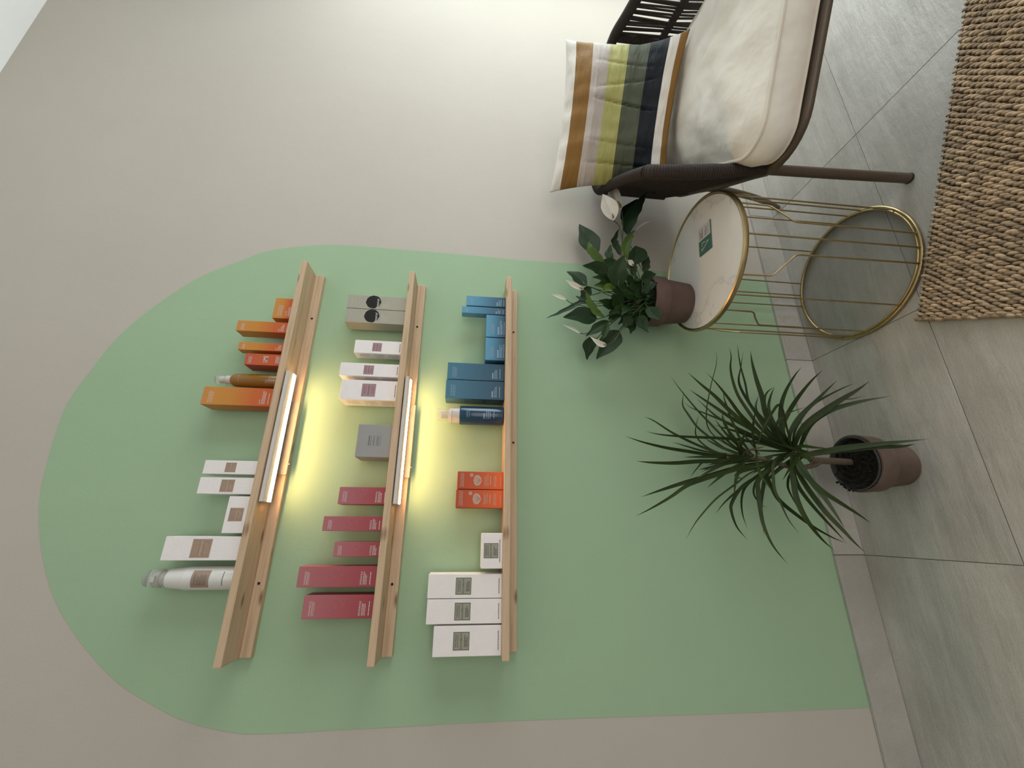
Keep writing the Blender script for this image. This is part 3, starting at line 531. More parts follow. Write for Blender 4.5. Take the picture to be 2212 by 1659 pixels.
# ------------------------------------------------------------------ cartons
R = random.Random(5)
def carton(shelf, x0, x1, yf, dep, h, mat, style, label, group, ink='ink_white', side=None):
    w = x1-x0; t = thing('carton', label, 'box', ((x0+x1)/2, yf+dep/2, ZS[shelf]), 0, group)
    b = bevelbox('body', (w, dep, h), M[mat], t, (0, 0, h/2+.0001), .0009, 2)
    y = -dep/2-.00025
    lid = bevelbox('lid_flap', (w-.0022, dep-.0022, .0006), M[mat], t, (0, 0, h+.0003), 0, 1)
    def fn(u, v): return (u-w/2, y, v)
    p = Print(y, fn)
    if style in ('grad', 'lime', 'small'):
        top = .92 if style != 'small' else .80
        s = min(w*.62, .034); hh = s*.155
        p.text('VAGHEGGI', w*.12, w*.12+s, h*top-hh, h*top); p.bar(w*.12, w*.12+s, h*top-hh*1.75, h*top-hh*1.5)
        p.words(w*.12, w*.12+s*.95, h*top-hh*2.5, .0009, R)
        if style == 'lime':
            p.text('LIME', w*.26, w*.82, h*.48-.006, h*.48+.006, True)
            for q in range(4): p.words(w*.2, w*R.uniform(.7, .9), h*.2-q*.0026, .0012, R)
        else:
            zt = h*.20 if style == 'grad' else h*.34; bw = w*(.62 if mat == 'pink' else .34)
            if mat == 'pink': p.text('EMOZIONI PLUS', w*.12, w*.12+bw, zt, zt+.0040, True)
            elif mat == 'orange': p.text('LIME', w*.12, w*.12+w*.24, zt, zt+.0038, True)
            else: p.bar(w*.12, w*.12+bw, zt, zt+.0034)
            for q in range(3): p.words(w*.12, w*R.uniform(.55, .85), zt-.0042-q*.0032, .0013, R)
            p.words(w*.12, w*.72, max(.003, zt-.0195), .0016, R)
        if mat in ('pink', 'blue') and w > .033:
            e = Print(y)
            e.fn = fn
            for q in range(5):
                uu_, vv = w*(.30+.06*q), h*(.62-.045*q); e.line((uu_, vv), (uu_+w*.30, vv-h*.07 if q % 2 else vv+h*.08), .0004)
            e.line((w*.84, h*.36), (w*.86, h*.66), .0004); e.build('relief_highlight', M['pink_line' if mat == 'pink' else 'blue_line'], t)  # flat paler lines: light on the embossed relief painted as colour
        p.build('lettering', M[ink], t)
    elif style.startswith('label'):
        lw, lh, zc, lm, ik, word = {'labelG': (.0365, .037, .092, 'lab_green', 'ink_dark', 'EQUILIBRIUM'), 'labelGs': (.034, .0355, .0285, 'lab_green', 'ink_dark', 'EQUILIBRIUM'),
            'labelP': (.036, .036, .078, 'lab_pink', 'ink_grey', None), 'labelPs': (.0265, .0265, .085, 'lab_pink', 'ink_grey', None), 'labelPx': (.0255, .0250, .0705, 'lab_pink', 'ink_grey', None),
            'labelT': (.040, .042, .092, 'lab_tan', 'ink_pale', None), 'labelTs': (.029, .0305, .068, 'lab_tan', 'ink_pale', None), 'labelTw': (.030, .031, .033, 'lab_tan', 'ink_pale', None), 'labelTx': (.023, .0245, .070, 'lab_tan', 'ink_pale', None)}[style]
        uc = w/2
        q = Print(y, lambda u, v: (u-w/2, y-.0001, v)); q.poly([(uc-lw/2, zc-lh/2), (uc+lw/2, zc-lh/2), (uc+lw/2, zc+lh/2), (uc-lw/2, zc+lh/2)])
        lo = q.build('label_panel', M[lm], t)
        p.fn = lambda u, v: (u-w/2, y-.0003, v)
        p.text('VAGHEGGI', uc-lw*.36, uc+lw*.36, zc+lh*.27, zc+lh*.40); p.bar(uc-lw*.36, uc+lw*.36, zc+lh*.19, zc+lh*.215)
        if word: p.text(word, uc-lw*.42, uc+lw*.42, zc-lh*.06, zc+lh*.07)
        else: p.words(uc-lw*.4, uc+lw*.4, zc-lh*.05, lh*.09, R)
        for k in range(3): p.words(uc-lw*.32, uc+lw*R.uniform(.1, .36), zc-lh*(.22+.08*k), lh*.035, R)
        for (a, b, c, d) in ((-.48, .48, .455, .48), (-.48, .48, -.48, -.455), (-.48, -.455, -.48, .48), (.455, .48, -.48, .48)): p.bar(uc+lw*a, uc+lw*b, zc+lh*c, zc+lh*d)
        p.build('lettering', M[ik], lo)
        s = Print(y, fn); s.words(w*.18, w*.82, .0065, .0018, R); s.build('small_print', M['ink_grey'], t)
    elif style == 'blot':
        p.text('VAGHEGGI', w*.15, w*.75, h*.905, h*.935); p.words(w*.15, w*.7, h*.87, .001, R)
        for k in range(5): p.words(w*.15, w*R.uniform(.4, .75), h*(.40-.022*k), .0011, R)
        p.words(w*.15, w*.7, h*.05, .001, R); p.build('lettering', M['ink_beige'], t)
        q = Print(y, lambda u, v: (u-w/2, y-.0001, v)); uc, zc, r = w*.53, h*.57, w*.475
        q.poly([(uc+r*(1+.03*math.sin(k*1.9))*math.cos(2*PI*k/40), zc+r*(1+.03*math.sin(k*1.3))*math.sin(2*PI*k/40)) for k in range(40)])
        bl = q.build('printed_blot', M['ink_black'], t)
        s = Print(y, lambda u, v: (u-w/2+v*.12-.012, y-.0003, v)); s.text('Atypical', w*.10, w*.80, zc-r*.82, zc-r*.42, True); s.build('lettering', M['ink_white'], bl)
    elif style == 'sun':
        p.text('VAGHEGGI', w*.12, w*.92, h*.90, h*.945); p.bar(w*.12, w*.92, h*.885, h*.89); p.words(w*.12, w*.9, h*.865, .0012, R)
        uc, zc = w*.80, h*.70; p.ring(uc, zc, .0013, .0047)
        for k in range(4): p.words(w*R.uniform(.18, .3), w*R.uniform(.7, .9), h*(.405-.025*k), .0012, R)
        p.words(w*.25, w*.75, h*.275, .0022, R)
        for k in range(3): p.words(w*.15, w*R.uniform(.7, .85), h*(.20-.022*k), .001, R)
        p.words(w*.2, w*.75, h*.055, .0012, R); p.build('lettering', M['ink_pale'], t)
        sc_, zs_ = w*.50, h*.475; q = Print(y, fn)
        prof = [(-.07, .0), (.07, .0), (.09, .03), (.17, .04), (.29, .13), (.325, .25)]+[(.325*math.cos(a), .25+.16*math.sin(a)+.01*math.sin(9*a)) for a in [PI*k/14 for k in range(1, 14)]]+[(-.325, .25), (-.29, .13), (-.17, .04), (-.09, .03)]
        q.poly([(sc_+a*w*.95, zs_+b*w*1.15) for a, b in prof]); sh = q.build('printed_shell', M['lab_shell'], t)
        s = Print(y, lambda u, v: (u-w/2, y-.0003, v))
        for k in range(9):
            a = PI*(.12+.76*k/8); s.line((sc_+.03*w*math.cos(a), zs_+w*.06), (sc_+.29*w*math.cos(a), zs_+w*(.29+.15*math.sin(a))), .0004)
        s.build('shell_ribs', M['shell_rib'], sh)
    elif style == 'emboss':
        uc, zc = w*.5, h*.50
        for k, (vv, hh) in enumerate(((.0125, .0035), (.0085, .0015), (.001, .0022), (-.006, .0012), (-.0085, .0012), (-.011, .0012), (-.0155, .001))): p.words(uc-.013, uc+.013, zc+vv, hh, R)
        p.build('lettering', M['ink_faint'], t)
    if side:
        xx = -w/2-.00025; s = Print(0, lambda u, v: (xx, u-dep/2, v))
        for k in range(3):
            zt = h*(.88-.30*k)
            for q in range(7): s.words(dep*.85-dep*.7, dep*R.uniform(.5, .88), zt-q*h*.031, .0010, R)
        s.build('side_print', M[side], t)
    return t
M['pink_line'] = plain('pink relief highlight', (.47, .19, .20), .5)
M['blue_line'] = plain('blue relief highlight', (.06, .15, .23), .5)
M['ink_beige'] = plain('cream print', (.52, .51, .42), .6)
M['shell_rib'] = plain('shell rib print', (.42, .22, .16), .6)
M['ink_faint'] = plain('charcoal print', (.16, .16, .155), .6)
YF = -.065
g1, g2, g3 = 'white cartons with tan labels', 'amber and orange cartons', 'red pink cartons'
g4, g5, g6, g7 = 'white cartons with pink labels', 'blue cartons', 'bright orange shell cartons', 'white cartons with sage labels'
carton('t', -.0725, -.021, YF, .050, .173, 'white_grain', 'labelT', 'tallest white carton with tan label, beside the white pump bottle', g1)
carton('t', -.014, .0695, YF, .058, .0565, 'white_grain', 'labelTw', 'low wide white carton with tan label on the topmost shelf', g1)
carton('t', .0745, .1135, YF, .038, .133, 'white_grain', 'labelTs', 'slim white carton with tan label next to the low wide one', g1)
carton('t', .1215, .1545, YF, .033, .132, 'white_grain', 'labelTx', 'narrowest white carton with tan label, at the right of its row', g1)
carton('t', .5555, .620, YF, .030, .0565, 'orange', 'small', 'low wide amber to orange carton at the right end of the topmost shelf', g2)
carton('t', .5105, .5425, YF, .040, .1425, 'orange', 'grad', 'slim tall amber to orange carton beside the low wide orange one', g2)
carton('t', .454, .477, YF, .027, .125, 'orange', 'grad', 'narrowest amber to orange carton, between the red orange and slim ones', g2)
carton('t', .411, .444, YF, .048, .0995, 'redorange', 'lime', 'red orange carton with LIME in white letters', g2)
carton('t', .2965, .3455, YF, .053, .181, 'orange', 'grad', 'largest amber to orange carton, left of the amber spray bottle', g2)
carton('m', .6015, .6465, YF, .046, .1705, 'beige_carton', 'blot', 'rightmost beige carton with a black Atypical blot', 'beige cartons with a black blot')
carton('m', .5555, .6000, YF, .046, .1700, 'beige_carton', 'blot', 'left one of two beige cartons with a black Atypical blot', 'beige cartons with a black blot')
carton('m', .4605, .5005, YF, .038, .132, 'white_grain', 'labelPx', 'shortest white carton with pink label, beside the beige ones', g4, side='ink_emboss')
carton('m', .3915, .4300, YF, .036, .1615, 'white_grain', 'labelPs', 'slim tall white carton with pink label', g4, side='ink_emboss')
carton('m', .3235, .3800, YF, .060, .1515, 'white_scale', 'labelP', 'wide white carton with scale relief and large pink label', g4, side='ink_emboss')
carton('m', .1700, .2555, -.069, .064, .0895, 'grey_carton', 'emboss', 'square grey carton in the middle of the middle shelf', None)
carton('m', .0540, .0955, YF, .045, .1155, 'pink', 'grad', 'pink red carton nearest the square grey carton', g3)
carton('m', -.008, .026, YF, .034, .1425, 'pink', 'grad', 'slim tall pink red carton, second from the grey carton', g3)
carton('m', -.0655, -.032, YF, .034, .1085, 'pink', 'grad', 'shortest slim pink red carton', g3)
carton('m', -.130, -.0855, YF, .045, .180, 'pink', 'grad', 'tallest pink red carton', g3)
carton('m', -.194, -.146, YF, .048, .158, 'pink', 'grad', 'broadest pink red carton at the left end of the middle shelf', g3)
carton('b', .633, .667, YF, .034, .118, 'blue_light', 'grad', 'slim light blue carton at the right end of the lowest shelf', g5, ink='ink_blue')
carton('b', .607, .6295, YF, .026, .130, 'blue_light', 'grad', 'narrowest light blue carton, half hidden behind a blue cube', g5, ink='ink_blue', side='ink_blue')
carton('b', .5285, .601, YF-.006, .060, .057, 'blue_light', 'small', 'light blue cube carton beside the narrowest blue carton', g5, ink='ink_blue')
carton('b', .4545, .5255, YF-.006, .060, .057, 'blue_light', 'small', 'light blue cube carton touching the tall dark blue cartons', g5, ink='ink_blue')
carton('b', .3935, .4445, YF, .050, .1615, 'blue', 'grad', 'tall dark blue carton next to the blue cubes', g5, ink='ink_blue')
carton('b', .3375, .3915, YF, .050, .1635, 'blue', 'grad', 'tall dark blue carton beside the blue spray bottle', g5, ink='ink_blue', side='ink_blue')
carton('b', .0945, .1390, YF, .044, .1185, 'sun_orange', 'sun', 'bright orange shell carton on the side of the blue bottle', g6)
carton('b', .0485, .0930, YF, .044, .1200, 'sun_orange', 'sun', 'bright orange shell carton facing the low white carton', g6)
carton('b', -.0915, -.0110, -.072, .060, .0520, 'white_scale', 'labelGs', 'low wide white carton with sage label', g7)
carton('b', -.1555, -.1035, YF, .050, .1750, 'white_scale', 'labelG', 'tall white carton with sage label nearest the low wide one', g7, side=None)
carton('b', -.2085, -.1570, YF, .050, .1740, 'white_scale', 'labelG', 'middle one of three tall white cartons with sage label', g7)
carton('b', -.2730, -.2120, YF, .056, .1550, 'white_scale', 'labelG', 'shorter broad white carton with sage label at the left shelf end', g7)

# ------------------------------------------------------------------ bottles
def curved(cxr, r, y0=0):
    return lambda u, v: (r*1.006*math.sin(u/r), -r*1.006*math.cos(u/r), v)
z = ZS['t']
t = thing('pump_bottle', 'white pump bottle with tan label and clear cap', 'bottle', (-.1115, -.040, z))
m = MB(); m.lathe([(.0235, 0), (.0250, .002), (.0250, .116), (.0243, .121), (.0240, .1215)]); m.build('body', M['bottle_white'], t, True)
m = MB(); m.lathe([(.0240, .1215), (.0236, .124), (.0212, .1485), (.0200, .157), (.0175, .1585)]); m.build('shoulder', M['bottle_white'], t, True)
m = MB(); m.lathe([(.0105, .158), (.0105, .172), (.0145, .173), (.0145, .186), (.0120, .189)]); m.box(-.0055, .0055, -.021, -.008, .177, .185); m.build('pump_head', M['frost'], t, False)
m = MB(); m.lathe([(.0197, .158), (.0192, .196), (.0165, .205), (.010, .2075)], capb=False); m.build('cap', M['clear'], t, True)
p = Print(0, curved(0, .025)); p.bar(-.019, .019, .077, .118-.0005) if False else None
q = MB(); q.quadgrid([[(.02515*math.sin(a), -.02515*math.cos(a), zz) for zz in (.060, .098)] for a in [-.78+.78*2*k/14 for k in range(15)]]); lp = q.build('label_panel', M['lab_tan'], t, True)
p = Print(0, curved(0, .02535)); p.text('VAGHEGGI', -.013, .013, .0885, .0925)
for k in range(6): p.words(-.013, .013*R.uniform(.4, 1), .084-.0035*k, .0013, R)
p.build('lettering', M['ink_grey'], lp)
p = Print(0, curved(0, .02515)); p.words(-.014, .016, .0305, .0018, R); p.build('small_print', M['ink_grey'], t)
t = thing('spray_bottle', 'amber spray bottle with clear cap on the topmost shelf', 'bottle', (.374, -.040, z))
m = MB(); m.lathe([(.017, 0), (.0185, .002), (.0185, .117), (.0175, .125), (.0125, .133), (.0120, .1335)]); m.build('body', M['amber'], t, True)
m = MB(); m.lathe([(.0118, .1335), (.0118, .147), (.0105, .1485)]); m.build('collar', M['frost'], t, True)
m = MB(); m.lathe([(.0070, .1485), (.0070, .163), (.004, .165)]); m.build('spray_head', M['bottle_white'], t, True)
m = MB(); m.lathe([(.0112, .1485), (.0107, .172), (.0090, .1755), (.004, .176)], capb=False); m.build('cap', M['clear'], t, True)
p = Print(0, curved(0, .0186)); p.text('VAGHEGGI', -.012, .013, .1065, .1105); p.text('LIME', -.012, -.004, .036, .040, True)
for k in range(4): p.words(-.012, .014, .031-.0045*k, .0014, R)
p.build('lettering', M['ink_pale'], t)
z = ZS['b']
t = thing('spray_bottle', 'dark blue spray bottle with clear cap on the lowest shelf', 'bottle', (.2963, -.040, z))
m = MB(); m.lathe([(.0235, 0), (.0255, .0015), (.0262, .004), (.0262, .119), (.0250, .122), (.022, .1225)]); m.build('body', M['navy'], t, True)
m = MB(); m.lathe([(.0222, .1225), (.0220, .143), (.0228, .1435), (.0228, .147), (.0205, .1475), (.0205, .1525), (.0175, .153)]); m.build('collar', M['frost'], t, True)
m = MB(); m.lathe([(.0080, .153), (.0080, .172), (.0055, .175)]); m.build('spray_head', M['frost'], t, True)
m = MB(); m.lathe([(.0163, .153), (.0160, .181), (.0150, .1838), (.008, .1842)], capb=False); m.build('cap', M['clear'], t, True)
p = Print(0, curved(0, .0263)); p.text('VAGHEGGI', -.012, .013, .099, .1035); p.bar(-.012, .013, .0955, .0962); p.bar(-.014, .001, .0535, .0570)
for k in range(3): p.words(-.014, .014, .0475-.0048*k, .0018, R)
p.words(-.013, .012, .0275, .0016, R); p.build('lettering', M['ink_blue'], t)
# ------------------------------------------------------------------ brass wire table
TCX, TCY, TZ = .7195, -.2232, .4880
t = thing('side_table', 'round brass wire side table with white marble top', 'table', (TCX, TCY, 0))
m = MB(); m.lathe([(.1835, TZ-.012), (.1885, TZ-.0135), (.1925, TZ-.011), (.1940, TZ-.006), (.1925, TZ+.0005), (.1890, TZ+.0025), (.1858, TZ+.0005), (.1850, TZ-.003)], n=96, capb=False, capt=False); fixnormals(m.build('rim', M['brass'], t, True))
m = MB(); m.lathe([(.1838, TZ-.011), (.1846, TZ-.0025), (.1838, TZ-.0016)], n=96); fixnormals(m.build('table_top', M['marble'], t))
for nm, rr, zz in (('base_ring', .1868, .0056), ('base_ring', .1815, .0105)):
    m = MB(); m.tube([(rr*math.cos(2*PI*k/96), rr*math.sin(2*PI*k/96), zz) for k in range(96)], .0054 if rr > .185 else .0032, 10, closed=True); fixnormals(m.build(nm, M['brass'], t, True))
m = MB(); m.lathe([(.1795, .0085), (.1795, .0115)], n=96); fixnormals(m.build('base_glass', M['glass'], t))
RR = .1872
def rp(deg, z): return (RR*math.cos(math.radians(deg)), RR*math.sin(math.radians(deg)), z)
for k in range(4):
    A = -103.5+90*k
    for path in ([rp(A, .008), rp(A, TZ-.01)], [rp(A+44.5, .008), rp(A+44.5, TZ-.01)],
                 [rp(A+12.5, .008), rp(A+13, .340), rp(A+14, .350), rp(A+18, .363), rp(A+23.5, .381), rp(A+28, .393), rp(A+29.5, .402), rp(A+30, TZ-.01)],
                 [rp(A-12.5, .008), rp(A-13, .340), rp(A-14, .350), rp(A-18, .363), rp(A-23.5, .381), rp(A-28, .393), rp(A-29.5, .402), rp(A-30, TZ-.01)]):
        m = MB(); m.tube(path, .0022, 8); fixnormals(m.build('rod', M['brass'], t, True))
# small card on the table
t = thing('card', 'small green and white card with triangle mark on the marble top', 'card', (.7745, -.2665, TZ-.0014), math.radians(-10.5))
bevelbox('body', (.084, .058, .0032), M['card_green'], t, (0, 0, .0017), .0004, 1)
cz = .00345
class Flat(Print): pass
q = Print(0, lambda u, v: (u, v, cz)); q.poly([(.001, -.0288), (.0418, -.0288), (.0418, .0288), (.001, .0288)]); wp = q.build('white_field', M['card_white'], t)
p = Print(0, lambda u, v: (u, v, cz+.0002))
for k, (yy, hh, e) in enumerate(((.020, .0022, .9), (.013, .0034, .55), (.0065, .0034, .8), (-.004, .0020, .6), (-.009, .0020, .85), (-.0135, .002, .7), (-.020, .0016, .9))): p.words(.005, .005+.034*e, yy, hh, R)
p.build('lettering', M['ink_grey'], wp)
p = Print(0, lambda u, v: (u, v, cz+.0002)); tri = [(-.0315, .0155), (-.0085, .0120), (-.0140, -.0190)]
p.line(tri[0], (-.023, .0142), .0022); p.line((-.0185, .0135), tri[1], .0022); p.line(tri[1], (-.0115, -.004), .0022); p.line((-.0125, -.010), tri[2], .0022); p.line(tri[2], tri[0], .0022); p.build('triangle_mark', M['ink_white'], t)

# ------------------------------------------------------------------ plants
RL = random.Random(21)
def ribbon(pts, width, prof, vee=.18, n0=Vector((-.15, -.85, .45)), per=5, twist=0, cols=(-1, 0, 1)):
    C = catmull(pts, per); N = len(C); rows = []
    for i, p in enumerate(C):
        tg = (C[min(i+1, N-1)]-C[max(i-1, 0)]).normalized(); nn = n0-tg*n0.dot(tg)
        if nn.length < .15: nn = Vector((0, 0, 1))-tg*tg.z
        nn.normalize(); sd = tg.cross(nn).normalized()
        if twist: q = Matrix.Rotation(twist*i/N, 3, tg); sd = q @ sd; nn = q @ nn
        hw = width*.5*prof(i/(N-1))
        rows.append([p+sd*hw*c+nn*hw*vee*abs(c)*1.0 for c in cols])
    return rows
def keepoff(rows, lim=-.006):
    for r in rows:
        for v in r:
            if v.y > lim: v.y = lim
    return rows
def strapprof(t): return min(1, .55+1.6*t)*(1 if t < .45 else max(0.02, 1-((t-.45)/.55)**1.7))
PX, PY = .164, -.180
plant = thing('potted_dracaena', 'spiky strap leaved plant in weathered clay pot on the floor', 'plant', (PX, PY, 0))
def loc(p, o): return Vector(p)-Vector(o)
m = MB(); m.lathe([(.050, 0), (.0535, .002), (.0635, .078), (.0650, .0805), (.0705, .081), (.0735, .125), (.0732, .128), (.0690, .128), (.066, .100), (.052, .012)], n=48, capt=True); fixnormals(m.build('pot', M['terracotta_old'], plant, True))
m = MB(); m.lathe([(.0655, .094), (.0672, .1305), (.0690, .1315), (.0686, .1335), (.0655, .1335), (.0640, .120), (.0630, .100)], n=48, capb=False, capt=False); fixnormals(m.build('inner_pot', M['plastic_rim'], plant, True))
bm = bmesh.new(); bmesh.ops.create_circle(bm, segments=40, radius=.0645, cap_ends=True)
me = bpy.data.meshes.new('soil'); m = MB()
rows = []
for i in range(13):
    r = .0642*i/12; row = []
    for k in range(40):
        a = 2*PI*k/40; h = .1195+.004*math.sin(9*r*40+k*1.3)*min(1, i/3)+RL.uniform(-.0022, .0022)
        if i > 9 and 11 < k < 21: h += .010*(i-9)/3
        row.append((r*math.cos(a), r*math.sin(a), h))
    rows.append(row)
bm.free(); m.quadgrid(rows, closed_v=True); fixnormals(m.build('soil', M['soil'], plant))
m = MB()
for k in range(16):
    a = math.radians(RL.uniform(120, 190)); r = RL.uniform(.062, .0735); s = RL.uniform(.002, .0045); c = Vector((r*math.cos(a), r*math.sin(a), .1345))
    m.lathe([(s*.6, c.z-s*.6), (s, c.z), (s*.6, c.z+s*.7)], c.x, c.y, 6)
so = m.build('spilled_soil', M['soil'], plant); so['kind'] = 'stuff'
o3 = (PX, PY, 0)
m = MB(); m.tube(catmull([loc(q, o3) for q in ((.170, -.160, .112), (.170, -.170, .165), (.169, -.180, .234), (.177, -.180, .254), (.190, -.180, .300))], 8), [.0085]*17+[.0075]*8+[.007]*8, 12); m.build('trunk', M['trunk'], plant, True)
m = MB(); m.tube(catmull([loc(q, o3) for q in ((.166, -.182, .226), (.156, -.175, .246), (.152, -.165, .284), (.159, -.160, .316), (.174, -.165, .381), (.177, -.170, .470))], 6), .0062, 10); m.build('trunk', M['trunk'], plant, True)
FILL = []
for hx, hy, hz, n, rad in ((.190, -.180, .296, 16, .13), (.176, -.172, .440, 20, .14)):
    for k in range(n):
        a = 2*PI*k/n+RL.uniform(-.3, .3); el = RL.uniform(.25, 1.25); l = RL.uniform(.7, 1.2)*rad
        d = Vector((math.cos(a)*math.cos(el), math.sin(a)*math.cos(el)*.8, math.sin(el)))
        p0 = Vector((hx, hy, hz-RL.uniform(0, .05))); p1 = p0+d*l*.5+Vector((0, 0, .01)); p2 = p0+d*l
        FILL.append((RL.uniform(.007, .010), [tuple(p0), tuple(p1), tuple(p2)]))
for i, (wd, pts) in enumerate(DRACAENA_LEAVES+FILL):
    dry = i in (24, 31); n0 = Vector((RL.uniform(-.35, .1), -.8, RL.uniform(.15, .7)))
    rows = keepoff(ribbon(pts, wd*.84, strapprof, .16, n0, 5, RL.uniform(-.5, .5)))
    m = MB(); m.quadgrid([[loc(v, o3) for v in r] for r in rows], uv=lambda a, b: (a, b)); m.build('leaf', M['leaf_dry' if dry else 'leaf_strap'], plant, True)

LX, LYY, LZ = .653, -.117, TZ-.0014
lily = thing('potted_peace_lily', 'peace lily with white flowers in brown clay pot on the side table', 'plant', (LX, LYY, LZ))
o3 = (LX, LYY, LZ)
m = MB(); m.lathe([(.0565, 0), (.0595, .002), (.0690, .078), (.0705, .080), (.0745, .0805), (.0770, .122), (.0765, .1245), (.0715, .1245), (.068, .095), (.056, .012)], n=48); fixnormals(m.build('pot', M['terracotta'], lily, True))
m = MB(); rows = []
for i in range(9):
    r = .0705*i/8; rows.append([(r*math.cos(2*PI*k/32), r*math.sin(2*PI*k/32), .106+RL.uniform(-.002, .002)) for k in range(32)])
m.quadgrid(rows, closed_v=True); fixnormals(m.build('soil', M['soil'], lily))
def ovate(t): return max(.03, (math.sin(PI*min(1, t**.82)))**.8*(1 if t < .6 else 1-.35*((t-.6)/.4)))
def stalk(a, b, r=.0014, sag=.02):
    a = Vector(a); b = Vector(b); mid = (a+b)/2; mid.z = mid.z*.5+max(a.z, b.z)*.5-.01; mid += Vector((RL.uniform(-.004, .004), RL.uniform(-.004, .004), 0))
    return catmull([a, mid, b], 6)
FILL = []
for k in range(44):
    a = RL.uniform(0, 2*PI); e = RL.uniform(.02, .085); z0 = LZ+RL.uniform(.125, .215)
    p0 = Vector((LX+.035*math.cos(a), LYY+.035*math.sin(a)*.8, z0-.02)); p2 = Vector((LX+e*1.1*math.cos(a), LYY+e*math.sin(a)*.9, z0+RL.uniform(.0, .05))); p1 = (p0+p2)/2+Vector((0, 0, .012))
    FILL.append((RL.uniform(.018, .030), 0, [tuple(p0), tuple(p1), tuple(p2)]))
for li, (wd, kind, pts) in enumerate(LILY_LEAVES+FILL):
    n0 = Vector((RL.uniform(-.3, .1), -.85, RL.uniform(.0, .45))) if li != 12 else Vector((.5, -.66, .55))
    rows = keepoff(ribbon(pts, wd*1.15, ovate, .22, n0, 7, RL.uniform(-.25, .25), (-1, -.6, -.25, 0, .25, .6, 1)))
    for i, r in enumerate(rows):
        for j, v in enumerate(r): v.z += .0016*math.sin(i*1.1+j*2)*(abs(j-3)/3)
    m = MB(); m.quadgrid([[loc(v, o3) for v in r] for r in rows], uv=lambda a, b: (a, b))
    lf = m.build('leaf', M[('leaf_dark', 'leaf_bright', 'leaf_gloss')[kind]], lily, True)
    a = RL.uniform(0, 2*PI); base = Vector((.028*math.cos(a), .028*math.sin(a), .107))
    b0 = loc(pts[0], o3); c = catmull([base, (base*.4+b0*.6)+Vector((0, 0, .012)), b0, loc(rows[3][3], o3)], 6)
    c = [Vector((p.x, min(p.y, -LYY-.008), max(p.z, .107))) for p in c]
    m = MB(); m.tube(c, .0014, 6); m.build('petiole', M['petiole'], lf, True)
for wd, pts, st in LILY_FLOWERS:
    n0 = Vector((-.3, -.8, .2)); rows = keepoff(ribbon(pts, wd, ovate, .5, n0, 7, 0, (-1, -.6, -.25, 0, .25, .6, 1)))
    fo = MB(); fo.quadgrid([[loc(v, o3) for v in r] for r in rows], uv=lambda a, b: (a, b)); fl_ = fo.build('flower', M['spathe'], lily, True)
    c = [Vector((p.x, min(p.y, -LYY-.008), max(p.z, .107))) for p in catmull([loc(p, o3) for p in st]+[Vector((RL.uniform(-.02, .02), RL.uniform(-.02, .02), .107))], 6)]
    m = MB(); m.tube(c, .0015, 6); m.build('stalk', M['petiole'], fl_, True)
    if wd > .014:
        a, b = rows[1][3], rows[len(rows)//4][3]; off = Vector((-.1, -.9, .1))*wd*.16
        m = MB(); m.tube([loc(a, o3)+off*.3, loc(a.lerp(b, .3), o3)+off, loc(b, o3)+off], [.0020, .0026, .0012], 8); m.build('spadix', M['spadix'], fl_, True)

# ------------------------------------------------------------------ rope armchair
CH = (.856, -.434, 0); CRZ = -.5446
ch = thing('armchair', 'dark rope armchair with taupe metal frame', 'chair', CH, CRZ)
def rr_path(ul, ur, bf, bb, r, z, n=8, taper=.036):
    P = []
    for cxx, cyy, a0 in ((ur-r, bf+r, -90), (ur-r-taper, bb-r, 0), (ul+r+taper, bb-r, 90), (ul+r, bf+r, 180)):
        for k in range(n+1):
            a = math.radians(a0+90*k/n); P.append((cxx+r*math.cos(a), cyy+r*math.sin(a), z))
    return P
m = MB(); m.tube([(a, b2, z+.060*max(0, (b2-.22)/.25)**1.3) for a, b2, z in rr_path(-.002, .572, -.097, .47, .105, .4035)], .0118, 12, closed=True); fixnormals(m.build('seat_frame', M['taupe'], ch, True))
m = MB(); q = rr_path(.01, .56, -.08, .455, .07, .402); m.v = [(a, b, .4015) for a, b, _ in q]+[(a, b, .4055) for a, b, _ in q]; n = len(q)
m.f = [tuple(range(n))[::-1], tuple(range(n, 2*n))]+[(i, (i+1) % n, n+(i+1) % n, n+i) for i in range(n)]; fixnormals(m.build('seat_webbing', M['rope'], ch))
for path, r in (([(0, 0, .410), (.006, .004, .25), (.016, .010, 0)], .0128), ([(.570, 0, .410), (.563, .004, .25), (.554, .010, 0)], .0128),
                ([(.035, .290, .405), (.037, .325, .29), (.041, .372, .185), (.044, .43, .085), (.046, .489, 0)], None), ([(.535, .290, .405), (.533, .325, .29), (.529, .372, .185), (.526, .43, .085), (.524, .489, 0)], None)):
    c = catmull(path, 6); N = len(c)
    rad = r or [.0125-.0035*i/(N-1) for i in range(N)]
    c[-1] = Vector((c[-1].x, c[-1].y, .004)); m = MB(); m.tube(c, rad, 14); lg = m.build('leg', M['taupe'], ch, True)
    m = MB(); e = c[-1]; rr_ = (r or .009)+.0006; m.lathe([(rr_*.9, 0), (rr_, .001), (rr_, .006)], e.x, e.y, 14); m.build('foot_cap', M['plastic_black'], lg)
top = catmull([(-.015, .056, .700), (.004, .16, .701), (.021, .27, .702), (.033, .38, .703), (.046, .465, .705), (.095, .517, .708), (.19, .532, .712), (.285, .535, .714), (.375, .532, .712), (.475, .520, .708), (.524, .472, .702), (.536, .385, .692), (.547, .28, .682), (.560, .17, .672), (.583, .056, .662)], 10)
